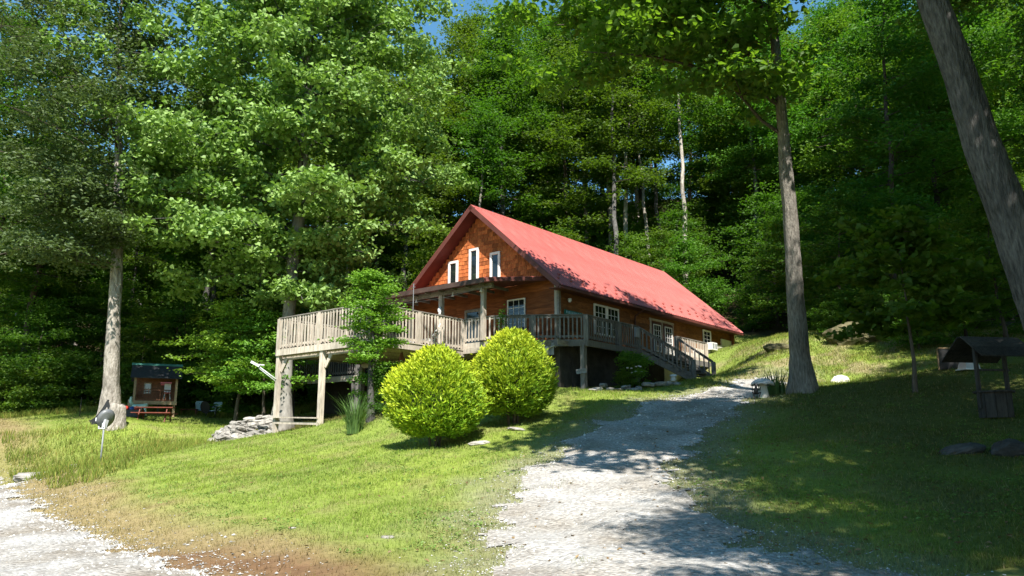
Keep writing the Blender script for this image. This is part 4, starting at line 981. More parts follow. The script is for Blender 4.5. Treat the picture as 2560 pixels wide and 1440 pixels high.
# ------------------------------------------------------------------ satellite dish
dp = on(251, 1157, 27.5)
dish = empty('satellite_dish', dp, 0., 'grey satellite dish on a thin metal pole in the lawn', 'satellite dish')
MB().tube([(0, 0, -.3), (0, 0, 1.22)], .028, 8).build('pole', M['greymetal'], dish)
nrm = Vector((-.62, .55, .42)).normalized(); qd = nrm.to_track_quat('Z', 'Y').to_matrix()
cc = Vector((.02, .08, 1.47))
R0 = .31; prof = [(0.001, 0), (.10, .008), (.2, .034), (.27, .063), (R0, .085), (R0+.012, .075), (.2, .022), (.001, -.012)]
m = MB(); m.lathe((0, 0, 0), prof, 28); m.v = [tuple(cc+qd @ Vector((v[0]*.92, v[1]*1.1, v[2]))) for v in m.v]; m.build('reflector', M['greymetal'], dish)
MB().box((0, .02, 1.25), (.11, .12, .2)).beam((0, .0, 1.2), cc-nrm*.02, .09, .12).build('bracket', M['whitemetal'], dish)
fp = cc+nrm*.40+Vector((-.12, -.05, -.22))
MB().tube([(0, 0, 1.18), (-.18, .02, 1.16), fp-Vector((-.04, 0, .06)), fp], .026, 7).build('feed_arm', M['whitemetal'], dish)
MB().tube([fp, fp+Vector((.16, -.02, .08))], [.035, .05], 8).box(fp+Vector((.0, 0, .05)), (.1, .14, .12)).build('receiver', M['whitemetal'], dish)
# curved black sheet beside the pale trunk
bs0 = on(256, 1056, 37.0); m = MB(); n_ = 8
for i in range(n_+1):
    t = i/n_; m.v += [(-.62+.75*t, 0, .15+.95*t**1.7), (-.62+.75*t+.16, .35, .12+.95*t**1.7), (-.45+.80*t, 0, -.12+.75*t), (-.45+.80*t, .35, -.12+.75*t)]
for i in range(n_):
    a = i*4
    for f in ((a, a+4, a+5, a+1), (a+2, a+3, a+7, a+6), (a, a+2, a+6, a+4), (a+1, a+5, a+7, a+3)): m.f.append(f); m.sm.append(False)
m.f += [(0, 1, 3, 2), (n_*4, n_*4+2, n_*4+3, n_*4+1)]; m.sm += [False]*2
tag(m.build('black_slide', M['black'], loc=bs0), 'curved black plastic slide-like piece leaning by the pale trunk', 'slide')
# broken stump
st0 = on(291, 1052, 36.6); m = MB(); nn = 14; vs_ = []
rr_ = np.random.default_rng(9)
for zi, (zf, rf) in enumerate(((-.2, .46), (.1, .40), (.5, .36), (.85, .34), (1.05, .30))):
    for k in range(nn): a = 2*math.pi*k/nn; r_ = rf*(1+.13*math.sin(3*a+1)+rr_.normal(0, .04)); vs_.append((math.cos(a)*r_, math.sin(a)*r_, zf+(rr_.uniform(-.14, .16) if zi == 4 else 0)))
fs = [(zi*nn+k, zi*nn+(k+1) % nn, (zi+1)*nn+(k+1) % nn, (zi+1)*nn+k) for zi in range(4) for k in range(nn)]+[tuple(range(4*nn, 5*nn))]
tag(m.add(vs_, fs, True).build('tree_stump', M['bark_pale'], loc=st0), 'broken pale stump against the foot of the pale trunk', 'stump')

# ------------------------------------------------------------------ playhouse
pf = on(331, 1035, 43.0); PA = math.radians(24)
play = empty('playhouse', pf, PA, 'small wooden playhouse on stilts with dark roof and green ridge', 'playhouse')
PWd, PD, PF, PE = 2.05, 2.1, .72, 2.05
for x, y in ((0, 0), (PWd, 0)): MB().box((x, y, (PE+PF)/2), (.12, .12, PE-PF)).build('porch_post', M['newwood'], play)
MB().box((0, PD-.2, PE/2+.3), (.13, .13, PE-.6)).build('porch_post', M['newwood'], play)
for x, y in ((.05, .1), (PWd-.05, .1), (PWd-.05, PD), (.05, PD)): MB().box((x, y, PF/2-.15), (.11, .11, PF+.3)).build('stilt', M['newwood'], play)
MB().box((PWd*.6, .5, PF/2-.1), (.07, .07, PF+.2)).build('stilt', M['black'], play)
MB().box((PWd/2, PD/2, PF+.02), (PWd+.15, PD+.1, .04)).build('floor', M['newwood'], play)
MB().beam((-.08, -.07, PF-.06), (PWd+.08, -.07, PF-.06), .05, .18).build('rim_board', M['newwood'], play)
MB().beam((-.09, -.05, PF-.06), (-.09, PD, PF-.06), .05, .18).build('rim_board', M['newwood'], play)
for i in range(7): MB().box((PWd/2, .72, PF+.12+i*.185), (PWd-.02, .045, .178)).build('wall_board', M['playwood'], play)
for i in range(7): MB().box((.03, PD/2+.36, PF+.12+i*.185), (.045, PD-.75, .178)).build('wall_board', M['playwood'], play)
for i in range(3): MB().box((-.02, .35, PF+.12+i*.185), (.04, .62, .17)).build('wall_board', M['newwood'], play)
window(play, (.62, .69, PF+.45), 0, .36, .6, 1, 2, fr_=.04, fm='deck')
MB().box((1.35, .69, PF+.55), (.5, .02, 1.05)).build('door', M['playwood'], play)
railing_bal = MB().box((0, 0, .28), (.028, .028, .56)).mesh('baluster', M['playwood'])
for i in range(13): link('baluster', railing_bal, play, (.12+i*.143, -.02, PF+.05))
MB().beam((0, -.02, PF+.63), (PWd, -.02, PF+.63), .05, .05).build('hand_rail', M['playwood'], play)
MB().beam((0, -.02, PF+.10), (PWd, -.02, PF+.10), .04, .04).build('lower_rail', M['playwood'], play)
for s_, y0 in ((1, -.32), (-1, PD+.32)):
    m = MB(); yr = PD/2; m.add([(-.25, y0, PE-.06), (PWd+.25, y0, PE-.06), (PWd+.25, yr, PE+.78), (-.25, yr, PE+.78), (-.25, y0, PE-.10), (PWd+.25, y0, PE-.10), (PWd+.25, yr, PE+.74), (-.25, yr, PE+.74)],
                               [(0, 1, 2, 3), (7, 6, 5, 4), (0, 4, 5, 1), (1, 5, 6, 2), (2, 6, 7, 3), (3, 7, 4, 0)]); m.build('roof', M['playroof'], play)
MB().prism([(PD/2-.16, PE+.69), (PD/2, PE+.82), (PD/2+.16, PE+.69), (PD/2, PE+.80)], 'x', -.27, PWd+.27).build('ridge_cap', M['green'], play)
MB().prism([(-.1, PE), (PD+.1, PE), (PD/2, PE+.66)], 'x', -.05, .0).build('gable_board', M['deck_grey_shade'], play)
MB().beam((-.13, .15, 0), (-.13, .35, PF+.1), .3, .05).build('ladder', M['newwood'], play)
# toys
tc0 = play.matrix_basis @ Vector((1.62, .32, PF+.045)); hc = empty('toy_high_chair', tc0, PA, 'pink and white toy high chair on the playhouse porch', 'toy')
for x in (-.17, .17):
    for y in (-.13, .13): MB().beam((x, y, 0), (x*.75, y*.75, .42), .035, .035).build('leg', M['pink' if y > 0 else 'white'], hc)
MB().box((0, 0, .45), (.34, .32, .06)).build('seat', M['red'], hc); MB().box((0, .15, .72), (.32, .05, .5)).build('backrest', M['white'], hc)
MB().box((-.1, .05, 1.0), (.55, .36, .06)).box((-.1, .22, .95), (.5, .04, .12)).build('canopy', M['pink'], hc)
tb0 = on(318, 1044, 41.5); tb = empty('toy_bin', tb0, .2, 'dark bin heaped with blue and red toys behind the stump', 'toys')
MB().prism([(-.62, 0), (.62, 0), (.75, .36), (-.75, .36)], 'y', -.35, .35).build('bin', M['black'], tb)
for i, (x, z, mt) in enumerate([(-.4, .42, 'blue2'), (-.1, .46, 'red'), (.2, .42, 'blue2'), (.42, .44, 'red'), (-.25, .52, 'blue2')]): MB().lathe((x, 0, z), [(.0, -.12), (.14, -.1), (.17, 0), (.12, .09), (0, .12)], 9).build('ball', M[mt], tb)
rt0 = on(345, 1040, 42.2); rt = empty('ride_on_toy', rt0, .3, 'pale green ride-on horse toy under the playhouse', 'toy')
MB().tube([(-.3, 0, .5), (-.1, 0, .46), (.2, 0, .48), (.42, 0, .56)], [.13, .16, .16, .12], 10).build('body', M['pale'], rt)
MB().tube([(-.28, 0, .5), (-.42, 0, .78), (-.40, 0, 1.0)], [.10, .08, .05], 8).build('neck', M['pale'], rt)
for x in (-.22, .3):
    for y in (-.1, .1): MB().tube([(x, y, .45), (x*1.25, y*1.2, .02)], [.06, .045], 7).build('leg', M['pale'], rt)
# picnic table
pt = empty('picnic_table', on(385, 1054, 40.6), .16, 'reddish-brown picnic table on the lawn in front of the playhouse', 'table')
for i in range(4): MB().box((0, -.27+i*.18, .72), (1.85, .17, .04)).build('top_board', M['redwood'], pt)
for s_ in (-1, 1):
    MB().box((0, s_*.66, .44), (1.85, .25, .04)).build('bench_board', M['redwood'], pt)
    MB().beam((s_*.68, -.72, .40), (s_*.68, .72, .40), .04, .09).build('bench_bearer', M['redwood'], pt)
    for t in (-1, 1): MB().beam((s_*.64, t*.62, -.05), (s_*.64, t*.2, .70), .04, .10).build('leg', M['redwood'], pt)

# ------------------------------------------------------------------ garden chairs far left
def shell_chair(name, loc, rz, lab, mat, rnd, grp=None):
    o = empty(name, loc, rz, lab, 'chair', grp); n_ = 10
    m = MB()
    if rnd: pts = [(.30*math.cos(a), .58+.34*math.sin(a)) for a in np.linspace(0, 2*math.pi, 18)[:-1]]
    else: pts = [(-.28, .36), (.28, .36), (.30, .82), (.24, .90), (-.24, .90), (-.30, .82)]
    m.add([(x, .22+(z-.36)*.28, z) for x, z in pts]+[(x, .25+(z-.36)*.28, z) for x, z in pts], [tuple(range(len(pts))), tuple(range(len(pts), 2*len(pts)))[::-1]]+[(i, len(pts)+i, len(pts)+(i+1) % len(pts), (i+1) % len(pts)) for i in range(len(pts))])
    m.build('backrest', M[mat], o); MB().box((0, -.02, .36), (.54, .50, .03)).build('seat', M[mat], o)
    for s_ in (-1, 1): MB().tube([(s_*.3, .28, .62), (s_*.33, 0, .64), (s_*.33, -.25, .6), (s_*.3, -.30, .3), (s_*.3, -.2, .03), (s_*.3, .3, .02)], .018, 6).build('arm', M['black' if rnd else 'whitemetal'], o)
    return o
c0 = on(502, 1043, 46.5); c1 = on(533, 1041, 47.); c2 = on(519, 1046, 45.2)
shell_chair('metal_chair', c0, .5, 'pale blue metal garden chair nearest the playhouse', 'blue', False)
shell_chair('metal_chair', c1, -.3, 'pale blue metal garden chair nearest the open shelter', 'blue', False)
shell_chair('round_chair', c2, 2.9, 'dark round-backed chair in front of the blue chairs', 'black', True)
t3 = on(472, 1046, 46); tb3 = empty('low_table', t3, .1, 'low red garden table beside the blue chairs', 'table')
MB().box((0, 0, .33), (.9, .45, .04)).build('top', M['redwood'], tb3)
for x in (-.4, .4): MB().box((x, 0, .15), (.05, .35, .32)).build('leg', M['redwood'], tb3)
tag(MB().tube([(0, 0, -.2), (.01, 0, 1.0)], .02, 6).build('garden_stake', M['bark_dark'], loc=on(197, 1058, 41)), 'thin dark stake standing in the left lawn', 'stake')

# ------------------------------------------------------------------ things on and under the deck
def on_plane(px, py, p0, nrm_):
    a = (px-1280)/F; b = (720-py)/F; d = Vector((a, cP-b*sP, sP+b*cP)); return d*(Vector(p0).dot(nrm_)/d.dot(nrm_))
yl = empty('yard_light', H2W(DL, -6.66, ZL-1.15), 0., 'white yard lamp on a slanting arm fixed to the deck post', 'lamp')
MB().tube([(0, 0, -.12), (-.75, -.05, .42)], .027, 8).tube([(-.02, .0, -.2), (-.76, -.05, .36)], .015, 6).build('arm', M['whitemetal'], yl)
MB().beam((-.70, -.05, .42), (-1.05, -.08, .60), .2, .10).tube([(-.72, -.05, .48), (-.5, -.05, .46)], .03, 6).build('lamp_head', M['whitemetal'], yl)
gs = H2W(-6.6, -3.3, 0); gs.z = gz(gs.x, gs.y)+.02
gb = empty('glider_bench', gs, HZ+.25, 'wooden slatted glider bench in the shade under the deck', 'bench')
MB().box((0, 0, .42), (1.35, .5, .05)).build('seat', M['deck_dark'], gb)
for i in range(12): MB().beam((-.6+i*.11, .22, .45), (-.6+i*.11, .34, .95), .05, .02).build('back_slat', M['deck'], gb)
m = MB(); m.tube([(-.68, .34, .88), (-.3, .36, 1.0), (.0, .36, 1.04), (.3, .36, 1.0), (.68, .34, .88)], .035, 6); m.build('top_rail', M['deck'], gb)
for x in (-.68, .68):
    MB().box((x, 0, .65), (.07, .55, .05)).build('armrest', M['deck'], gb)
    for y in (-.22, .22): MB().box((x, y, .32), (.06, .06, .68)).build('leg', M['deck_dark'], gb)
us = H2W(-5.2, -3.9, 0); us.z = gz(us.x, us.y)
pu = empty('patio_umbrella', us, 0., 'folded brown patio umbrella under the deck', 'umbrella')
MB().tube([(0, 0, -.05), (0, 0, 2.35)], .022, 7).build('pole', M['deck_dark'], pu); MB().lathe((0, 0, 1.35), [(.14, 0), (.17, .1), (.13, .5), (.07, .8), (.02, .95)], 12).build('canopy', M['umbrella'], pu)
MB().lathe((0, 0, 0), [(.01, .08), (.2, .06), (.24, 0)], 12).build('base', M['black'], pu)
wc = empty('wire_chaise', H2W(-4.9, -3.0, ZL+.0), HZ+.5, 'white wire lounge chair behind the deck balusters', 'chair')
m = MB()
for i in range(9): m.tube([(-.55+i*.12, -.28, .34), (-.55+i*.12, .28, .34)], .010, 5)
for i in range(8): m.tube([(.45+i*.05, -.28, .36+i*.075), (.45+i*.05, .28, .36+i*.075)], .010, 5)
m.build('wire_bed', M['white'], wc)
for y in (-.28, .28): MB().tube([(-.7, y, .33), (.42, y, .34), (.85, y, .98)], .018, 6).tube([(-.5, y, .33), (-.55, y, 0)], .016, 6).tube([(.4, y, .33), (.45, y, 0)], .016, 6).build('frame', M['white'], wc)
hl = empty('hanging_lantern', H2W(-5.15, -1.75, 1.45), 0, 'white glass lantern hanging beneath the porch roof', 'lantern')
MB().lathe((0, 0, 0), [(.01, -.12), (.08, -.11), (.04, -.05), (.10, .03), (.09, .14), (.03, .22), (.01, .24)], 12).build('globe', M['white'], hl); MB().tube([(0, 0, .22), (0, 0, .75)], .008, 5).build('chain', M['greymetal'], hl)
for i, (x, y, z, lab) in enumerate([(-2.72, -1.75, 2.12, 'small white floodlight by the first porch post'), (-4.35, -1.75, 2.12, 'small white floodlight halfway along the porch beam'), (-6.6, -1.75, 2.1, 'small white floodlight at the far end of the porch beam')]):
    o = empty('floodlight', H2W(x, y, z), HZ, lab, 'lamp'); MB().tube([(0, 0, .12), (0, -.03, .03)], .02, 6).build('mount', M['whitemetal'], o); MB().lathe((0, -.04, -.07), [(.02, .1), (.035, .06), (.065, .0), (.001, .0)], 10).build('lamp_head', M['white'], o)
o = empty('floodlight', H2W(-.17, 1.0, 1.78), HZ, 'round white lamp under the eave by the cabin corner', 'lamp'); MB().lathe((.05, 0, 0), [(.001, .1), (.07, .08), (.09, 0), (.05, -.08), (.001, -.1)], 12).build('globe', M['white'], o); MB().box((0, 0, .02), (.06, .08, .08)).build('mount', M['whitemetal'], o)
m = MB(); pts = [H2W(-2.1, -1.95, 2.2), H2W(-4.5, -2.05, 1.98), H2W(-6.0, -2.05, 1.98), H2W(-9.2, -1.95, 2.1)]; c_ = H2W(-5.6, -2., 2.)
m.tube([p_-c_ for p_ in pts], .009, 5); tag(m.build('porch_wire', M['greymetal'], loc=c_), 'thin wire strung along the porch front under the gutter', 'wire')
hk = empty('plant_hook', H2W(-4.12, -4.35, ZL+.1), HZ, 'slim iron pole with cross arm rising above the deck rail', 'pole')
MB().tube([(0, 0, 0), (0, 0, 2.35)], .016, 6).build('pole', M['greymetal'], hk); MB().tube([(-.1, 0, 2.2), (.1, 0, 2.2)], .014, 6).tube([(-.07, 0, 2.33), (.07, 0, 2.33)], .012, 6).build('cross_arm', M['greymetal'], hk)
# plaque with animal skull on the chamfered rim
cn = Matrix.Rotation(HZ, 3, 'Z') @ Vector((2.04, -2.9, 0)).normalized()
q = on_plane(1366, 872, H2W(-.55, -.26, 0)+cn*.07, cn); az_ = math.atan2(cn.x, -cn.y)
sk = empty('skull_plaque', q, az_, 'grey board with a horned animal skull on the deck rim', 'plaque')
for i in range(4): MB().box((-.23+i*.155, .0, .0), (.15, .03, .50)).build('board', M['board'], sk)
MB().lathe((0, 0, 0), [(.0, -.13), (.05, -.1), (.055, 0), (.09, .1), (.07, .17), (0, .2)], 10).build('skull', M['bone'], sk).location = (.04, -.05, -.10)
for s_ in (-1, 1): MB().tube([(.04+s_*.07, -.06, .02), (.04+s_*.18, -.09, .08), (.04+s_*.29, -.10, .12), (.04+s_*.34, -.1, .04)], [.03, .025, .018, .008], 7).build('horn', M['bone'], sk)
ws = on_plane(1453, 928, H2W(.72, .60, 0), cn); wsn = empty('post_sign', ws-Vector((0, .02, 0)), az_*.6, 'small pale plank sign tilted on the grey deck post', 'sign')
MB().box((0, -.02, 0), (.42, .025, .19), M=Matrix.Rotation(math.radians(-8), 3, 'Y')).build('plank', M['board'], wsn)
m = MB()
for i in range(9): m.box((-.15+i*.037, -.037, .01+.005*i+.02*(i % 2)-.02), (.018, .004, .045))
m.build('lettering', M['deck_grey_shade'], wsn)
gsn = empty('wall_sign', H2W(-.185, 1.35, 1.26), HZ+math.pi/2, 'green name board with pale letters on the cabin side wall', 'sign')
MB().box((0, 0, 0), (1.35, .025, .20)).build('board', M['signgreen'], gsn)
m = MB()
for i in range(11):
    x = -.52+i*.105; tl = (.25, -.2, 0, .3)[i % 4]
    m.beam((x-.02, -.02, -.06), (x-.02+tl*.08, -.02, .06), .008, .018, up=(1, 0, 0)); m.beam((x+.025, -.02, -.06), (x+.025-tl*.08, -.02, .05), .008, .016, up=(1, 0, 0))
    if i % 3: m.box((x, -.02, -.05 if i % 2 else .0), (.05, .008, .016))
m.build('lettering', M['blue'], gsn)
ac = empty('air_conditioner', H2W(.02, 14.25, .88), HZ+math.pi/2, 'white window air conditioner sticking out below the far window', 'air conditioner')
MB().box((0, 0, .2), (.62, .5, .4)).build('case', M['white'], ac)
MB().box((-.17, -.253, .2), (.22, .012, .28)).box((.14, -.253, .2), (.26, .012, .28)).build('grille', M['board'], ac); MB().box((0, .08, -.1), (.3, .2, .16)).build('bracket', M['greymetal'], ac)
mb_ = empty('meter_box', H2W(.92, 4.75, .72), HZ+math.pi/2, 'grey utility box on the railing near the stair head', 'box'); MB().box((0, 0, 0), (.3, .1, .45)).build('case', M['board'], mb_); MB().box((0, -.055, .0), (.24, .012, .38)).build('door', M['board'], mb_)
ds0 = on(1683, 935, 35.4, .12); dgl = empty('stair_lantern', ds0, 0, 'white-topped lantern on the stones beside the stair', 'lantern')
MB().lathe((0, 0, 0), [(.12, 0), (.14, .05), (.11, .12), (.13, .2)], 12).build('body', M['white'], dgl); MB().lathe((0, 0, .2), [(.18, 0), (.15, .07), (.02, .1)], 12).build('lid', M['white'], dgl)

# ------------------------------------------------------------------ ornaments by the drive
mp_ = on(1908, 990, 27.6); mu = empty('mushroom_ornament', mp_, 0, 'pale mushroom-shaped concrete ornament beside the driveway', 'ornament')
m = MB(); n_ = 24
for i, (r_, z_) in enumerate([(.02, .66), (.16, .645), (.28, .59), (.36, .52), (.40, .44), (.36, .43), (.12, .46)]):
    for k in range(n_): a = 2*math.pi*k/n_; rr2 = r_*(1+(.045*math.cos(8*a) if i >= 3 else 0)); m.v.append((rr2*math.cos(a), rr2*math.sin(a), z_-(.03*math.cos(8*a) if i in (4, 5) else 0)))
for i in range(6):
    for k in range(n_): m.f.append((i*n_+k, i*n_+(k+1) % n_, (i+1)*n_+(k+1) % n_, (i+1)*n_+k)); m.sm.append(True)
m.build('cap', M['whitemetal'], mu); MB().lathe((.02, 0, 0), [(.20, -.08), (.18, .05), (.13, .3), (.12, .46)], 14).build('stem', M['block'], mu)
fg = empty('frog_figurine', on(1891, 993, 27.2), 0, 'small black metal figurine squatting beside the mushroom ornament', 'figurine')
m = MB(); m.tube([(0, 0, .16), (0, 0, .26), (0, -.01, .36), (0, -.02, .42), (0, -.02, .52)], [.05, .075, .055, .04, .065], 9)
for s_ in (-1, 1):
    m.tube([(s_*.05, 0, .36), (s_*.13, -.04, .30), (s_*.14, -.05, .42)], [.022, .018, .015], 6); m.tube([(s_*.04, 0, .18), (s_*.14, -.06, .24), (s_*.07, -.06, .06), (s_*.09, -.12, .01)], [.03, .026, .02, .022], 6)
    m.lathe((s_*.035, -.04, .55), [(.0, -.02), (.025, 0), (0, .025)], 7)
m.build('body', M['black'], fg)
M['wellwood'] = surf('dark_well_wood', (.03, .028, .026), (.075, .07, .065), 5., (3, 3, .5), .9, .5, .1)  # even, very dark wood tone
wl = empty('wishing_well', on(2492, 1046, 20.), .15, 'dark wooden wishing well with shingled roof at the right edge', 'well')
for i in range(10):
    a = 2*math.pi*i/10; MB().box((math.cos(a)*.36, math.sin(a)*.36, .28), (.03, .225, .62), rz=a).build('stave', M['wellwood'], wl)
MB().lathe((0, 0, .58), [(.36, 0), (.46, .0), (.46, .05), (.36, .05), (.36, 0)], 10).build('rim', M['wellwood'], wl)
for x in (-.40, .40): MB().box((x, 0, .95), (.07, .09, 1.5)).build('post', M['wellwood'], wl)
MB().tube([(-.45, 0, 1.15), (.5, 0, 1.15)], .03, 7).build('windlass', M['wellwood'], wl)
for s_ in (-1, 1):
    for k in range(4): MB().add([(-.8, s_*(.05+k*.16), 1.98-k*.13), (.8, s_*(.05+k*.16), 1.98-k*.13), (.8, s_*(.24+k*.16), 1.83-k*.13), (-.8, s_*(.24+k*.16), 1.83-k*.13), (-.8, s_*(.05+k*.16), 1.95-k*.13), (.8, s_*(.05+k*.16), 1.95-k*.13), (.8, s_*(.24+k*.16), 1.80-k*.13), (-.8, s_*(.24+k*.16), 1.80-k*.13)],
                                 [(0, 1, 2, 3), (7, 6, 5, 4), (0, 4, 5, 1), (1, 5, 6, 2), (2, 6, 7, 3), (3, 7, 4, 0)]).build('roof_board', M['wellwood'], wl)
fp_ = empty('framed_panel', on(2378, 930, 26.6, .0), -.1, 'dark panel with thin pale frame standing on the shaded lawn', 'panel')
MB().box((0, 0, .34), (.72, .05, .68)).build('panel', M['black'], fp_)
for x in (-.38, .38): MB().box((x, -.01, .34), (.03, .06, .72)).build('frame', M['newwood'], fp_)
MB().box((0, -.01, .71), (.72, .06, .03)).build('frame', M['newwood'], fp_)
tbu = empty('upturned_tub', on(2424, 934, 25.8), .2, 'pale upturned tub next to the framed panel', 'tub')
MB().add([(-.28, -.2, 0), (.28, -.2, 0), (.28, .2, 0), (-.28, .2, 0), (-.2, -.14, .34), (.2, -.14, .34), (.2, .14, .34), (-.2, .14, .34)], [(0, 1, 5, 4), (1, 2, 6, 5), (2, 3, 7, 6), (3, 0, 4, 7), (4, 5, 6, 7)]).build('shell', M['whitemetal'], tbu)
MB().box((0, 0, .02), (.62, .46, .03)).build('rim', M['whitemetal'], tbu)
for px, py, Y, s_, k, lab in [(2300, 900, 34.5, .9, 2, 'dark leafy bush on the bank beyond the sapling'), (2420, 880, 35., .75, 1, 'dim understory tree above the framed panel'), (2520, 880, 33., .9, 1, 'dim understory tree behind the wishing well'),
                               (2225, 865, 38.8, .8, 2, 'leafy bush beside the mossy rock outcrop'), (2085, 862, 39.2, .6, 2, 'low bush left of the mossy rock outcrop')]:
    place_tree('bank_bush', under[k], on(px, py, Y), px, s_, lab, 'bush')
sap = tree_meshes('sapling', 77, 4.9, .06, .5, 2.4, 22, 4200, .2, 'bark_dark', 'leaf_forest', flat=.25, clump=.5, shape=1, rise=(-.35, .5), sides=7)
place_tree('sapling', sap, on(2290, 1005, 24.), 0., 1., 'thin dark sapling with drooping leaves on the shaded lawn', 'tree')

# ------------------------------------------------------------------ grass, weeds and loose gravel
def scatter(n, seed):
    r = np.random.default_rng(seed); y = 9+42*r.uniform(0, 1, n)**1.35; x = r.uniform(-1, 1, n)*(.72*y+1.5)
    return r, x, y
def lawn_ok(x, y):
    ok = ((drive_d(x, y) > -.12) | ((drive_d(x, y) > -1.3) & (fbm(x, y, 1.1, 77) > .66))) & (road_d(x, y) > -.1) & (woods_mask(x, y) < .5)
    hx = (x-HA.x)*math.cos(HZ)+(y-HA.y)*math.sin(HZ); hy = -(x-HA.x)*math.sin(HZ)+(y-HA.y)*math.cos(HZ)
    return ok & ~((hx > -9.6) & (hx < .3) & (hy > -1) & (hy < 18))
def blade_mesh(name, x, y, h, w, col, r, lean=.45):
    n = len(x); z = ground_z(x, y); a = r.uniform(0, 6.283, n); l = r.normal(0, lean, (n, 2))*h[:, None]
    bx, by = np.cos(a)*w/2, np.sin(a)*w/2
    V = np.empty((n, 3, 3)); V[:, 0] = np.stack([x-bx, y-by, z-.01], -1); V[:, 1] = np.stack([x+bx, y+by, z-.01], -1); V[:, 2] = np.stack([x+l[:, 0], y+l[:, 1], z+h], -1)
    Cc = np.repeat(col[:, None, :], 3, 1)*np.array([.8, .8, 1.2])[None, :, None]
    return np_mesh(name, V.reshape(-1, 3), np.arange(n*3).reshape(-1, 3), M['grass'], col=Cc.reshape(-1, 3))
r, x, y = scatter(620000, 81); k = lawn_ok(x, y)
rd = seg_dist(x, y, ROAD, ROAD_W); dd = seg_dist(x, y, DRIVE, DRIVE_W)
dens = np.clip(.35+.9*fbm(x, y, .5, 31), .3, 1)*np.where(rd < 2.6, .45, 1)*np.where(dd < .9, .55, 1)
dens *= 1-.75*np.clip(soil_patch(x, y)*1.4, 0, 1); rightlawn = smooth(3.0, 6.5, x-.12*y)*smooth(30, 27, y); dens *= 1-.2*rightlawn
k &= r.uniform(0, 1, len(x)) < dens; x, y = x[k], y[k]; n = len(x)
col = turf_colour(x, y)*r.uniform(.75, 1.45, n)[:, None]*np.array([1.0, 1.06, .95]); dryb = r.uniform(0, 1, n) < .10; col[dryb] = np.array([.30, .26, .12])*r.uniform(.7, 1.2, dryb.sum())[:, None]
h = r.uniform(.022, .06, n)*(1+y/45)*(.45+1.0*fbm(x, y, .8, 33)+.7*np.clip(fbm(x, y, 2.6, 34)-.5, 0, 1)*3); w = .007+.00045*y
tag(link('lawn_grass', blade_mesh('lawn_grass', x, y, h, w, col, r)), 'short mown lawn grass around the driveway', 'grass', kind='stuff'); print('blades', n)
# tall weeds: left verge, bank, edges
parts = []
r = np.random.default_rng(83)
n = 60000; x = r.uniform(-26, -10, n); y = r.uniform(22, 40, n); rdw = seg_dist(x, y, ROAD, ROAD_W)
k = (rdw > .4) & (rdw < 9) & (x < -11.5-.12*(y-24)) & (y < 36.5+.0*x) & (r.uniform(0, 1, n) < fbm(x, y, .7, 41)*1.2); parts.append((x[k], y[k], .30))
n = 60000; x = r.uniform(7.5, 24, n); y = r.uniform(30, 44, n); k = (r.uniform(0, 1, n) < (fbm(x, y, .9, 42)-.2)*1.4) & (drive_d(x, y) > .1); hx = (x-HA.x)*math.cos(HZ)+(y-HA.y)*math.sin(HZ); k &= hx > 1.8; parts.append((x[k], y[k], .15))
n = 30000; x = r.uniform(-30, -6, n); y = np.interp(x, [-40, -28, -17, -12, -9, -4], [43.5, 45, 47.5, 49.5, 52, 52.5])+r.uniform(-1.6, 2, n); parts.append((x, y, .35))
x = np.concatenate([p[0] for p in parts]); y = np.concatenate([p[1] for p in parts]); hh = np.concatenate([np.full(len(p[0]), p[2]) for p in parts]); n = len(x)
col = np.array([.14, .19, .035])*r.uniform(.6, 1.4, n)[:, None]; yl_ = r.uniform(0, 1, n) < .25; col[yl_] = np.array([.26, .24, .06])*r.uniform(.7, 1.2, yl_.sum())[:, None]
tag(link('tall_weeds', blade_mesh('tall_weeds', x, y, hh*r.uniform(.4, 1.2, n), np.full(n, .028), col, r, .35)), 'tall weeds on the bank and road verge', 'weeds', kind='stuff')
# clover and plantain rosettes in the turf, fallen leaves under the trees
r = np.random.default_rng(87); n = 5200; y = 11.5+28*r.uniform(0, 1, n)**1.2; x = r.uniform(-1, 1, n)*(.68*y); k = lawn_ok(x, y) & (fbm(x, y, .6, 51) > .46) & (soil_patch(x, y) < .25) & (drive_d(x, y) > .2) & (seg_dist(x, y, ROAD, ROAD_W) > 1.6); x, y = x[k], y[k]; n = len(x)
cx = np.repeat(x, 7)+r.normal(0, .05, n*7); cy = np.repeat(y, 7)+r.normal(0, .05, n*7); cen = np.stack([cx, cy, ground_z(cx, cy)+r.uniform(.015, .05, n*7)], -1)
V, Fc, T = leaf_cloud(cen, np.full(n*7, .05), r, tilt=.35, droop=-.15)
tag(link('lawn_clover', np_mesh('lawn_clover', V, Fc, M['clover'], tint=T)), 'low broad-leaved weeds and clover in the lawn', 'weeds', kind='stuff')
n = 2600; y = 10+28*r.uniform(0, 1, n)**1.2; x = r.uniform(-.5, .9, n)*(.7*y); k = (road_d(x, y) > 0) & (r.uniform(0, 1, n) < np.where(x > 3, 1., .25)); x, y = x[k], y[k]; n = len(x)
V, Fc, T = leaf_cloud(np.stack([x, y, ground_z(x, y)+.035], -1), np.full(n, .075), r, tilt=.3, droop=0.)
M['litter'] = leaf_mat('dry_leaf', (.10, .055, .025), (.26, .17, .08), (.1, .06, .02), .1, .02, .02)
tag(link('leaf_litter', np_mesh('leaf_litter', V, Fc, M['litter'], tint=T)), 'dry brown leaves scattered over lawn and drive', 'leaf litter', kind='stuff')
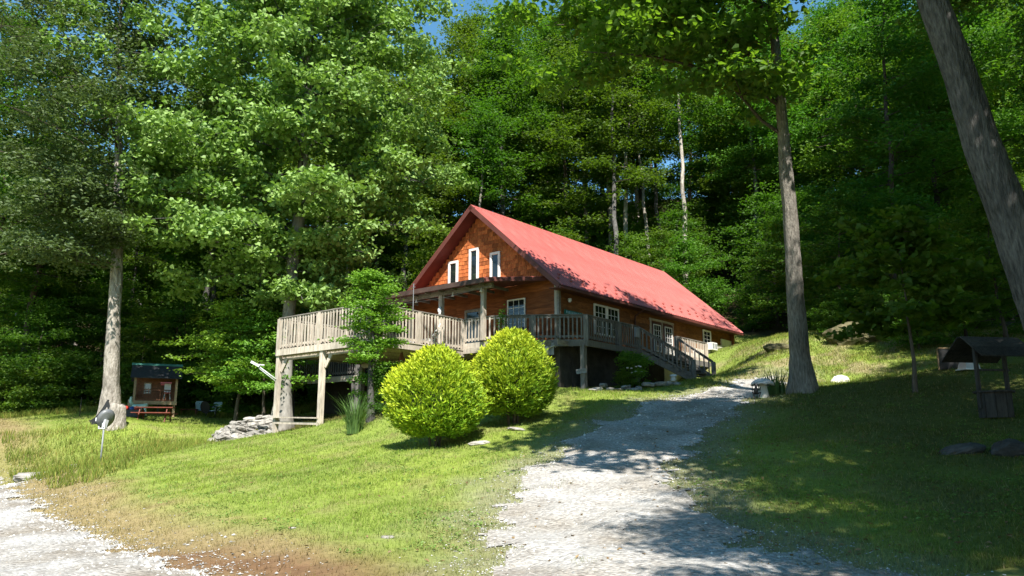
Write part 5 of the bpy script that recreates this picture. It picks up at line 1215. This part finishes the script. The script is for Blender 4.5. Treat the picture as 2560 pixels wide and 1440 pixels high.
# pebbles
def pebbles(name, x, y, s, col, r, label):
    n = len(x); z = ground_z(x, y)+.012
    tpl = np.array([(1, 0, 0), (0, 1, 0), (-1, 0, 0), (0, -1, 0), (0, 0, .75), (0, 0, -.5)], float); fc = np.array([(0, 1, 4), (1, 2, 4), (2, 3, 4), (3, 0, 4)])
    a = r.uniform(0, 6.283, n); ca, sa = np.cos(a), np.sin(a); J = tpl[None]*(1+r.normal(0, .22, (n, 6, 3))); J[..., 0] *= 1.25
    V = np.stack([J[..., 0]*ca[:, None]-J[..., 1]*sa[:, None], J[..., 0]*sa[:, None]+J[..., 1]*ca[:, None], J[..., 2]], -1)*s[:, None, None]+np.stack([x, y, z], -1)[:, None]
    Fc = (np.arange(n)[:, None, None]*6+fc[None]).reshape(-1, 3)
    me_ = np_mesh(name, V.reshape(-1, 3), Fc, M['pebble'], col=np.repeat(col, 6, 0)); return tag(link(name, me_), label, 'gravel', kind='stuff')
def pcol(n, r): g = r.uniform(.18, .56, n)[:, None]*np.array([1., .985, .96]); t = r.uniform(0, 1, n) < .15; g[t] *= np.array([.75, .68, .6]); return g
r = np.random.default_rng(91); n = 150000; y = 8+26*r.uniform(0, 1, n)**1.5; x = r.uniform(-5, 13, n); d = drive_d(x, y)
k = (d < 0) | ((d < 1.4) & (r.uniform(0, 1, n) < np.exp(-np.maximum(d, 0)*2.4)*.45)); x, y = x[k], y[k]; n = len(x)
pebbles('drive_gravel', x, y, r.uniform(.008, .020, n)*(1+1.4*r.uniform(0, 1, n)**14)*(.8+y/30)*np.where(drive_d(x, y) > -.2, .65, 1.), pcol(n, r)*np.where(drive_d(x, y) > 0, .75, 1.)[:, None], r, 'loose pale gravel stones on the driveway'); print('pebbles', n)
n = 170000; y = 6+27*r.uniform(0, 1, n)**1.4; x = r.uniform(-.72*y-1.5, np.minimum(.1*y, 2)); d = road_d(x, y)
k = (d < 0) | ((d < 1.5) & (r.uniform(0, 1, n) < np.exp(-np.maximum(d, 0)*2.4)*.35)); x, y = x[k], y[k]; n = len(x)
pebbles('road_gravel', x, y, r.uniform(.010, .026, n)*(1+1.4*r.uniform(0, 1, n)**12)*(.8+y/40)*np.where(road_d(x, y) > -.2, .62, 1.), pcol(n, r)*np.where(road_d(x, y) > 0, .7, 1.)[:, None], r, 'loose pale gravel stones on the road at the bottom left'); print('road pebbles', n)
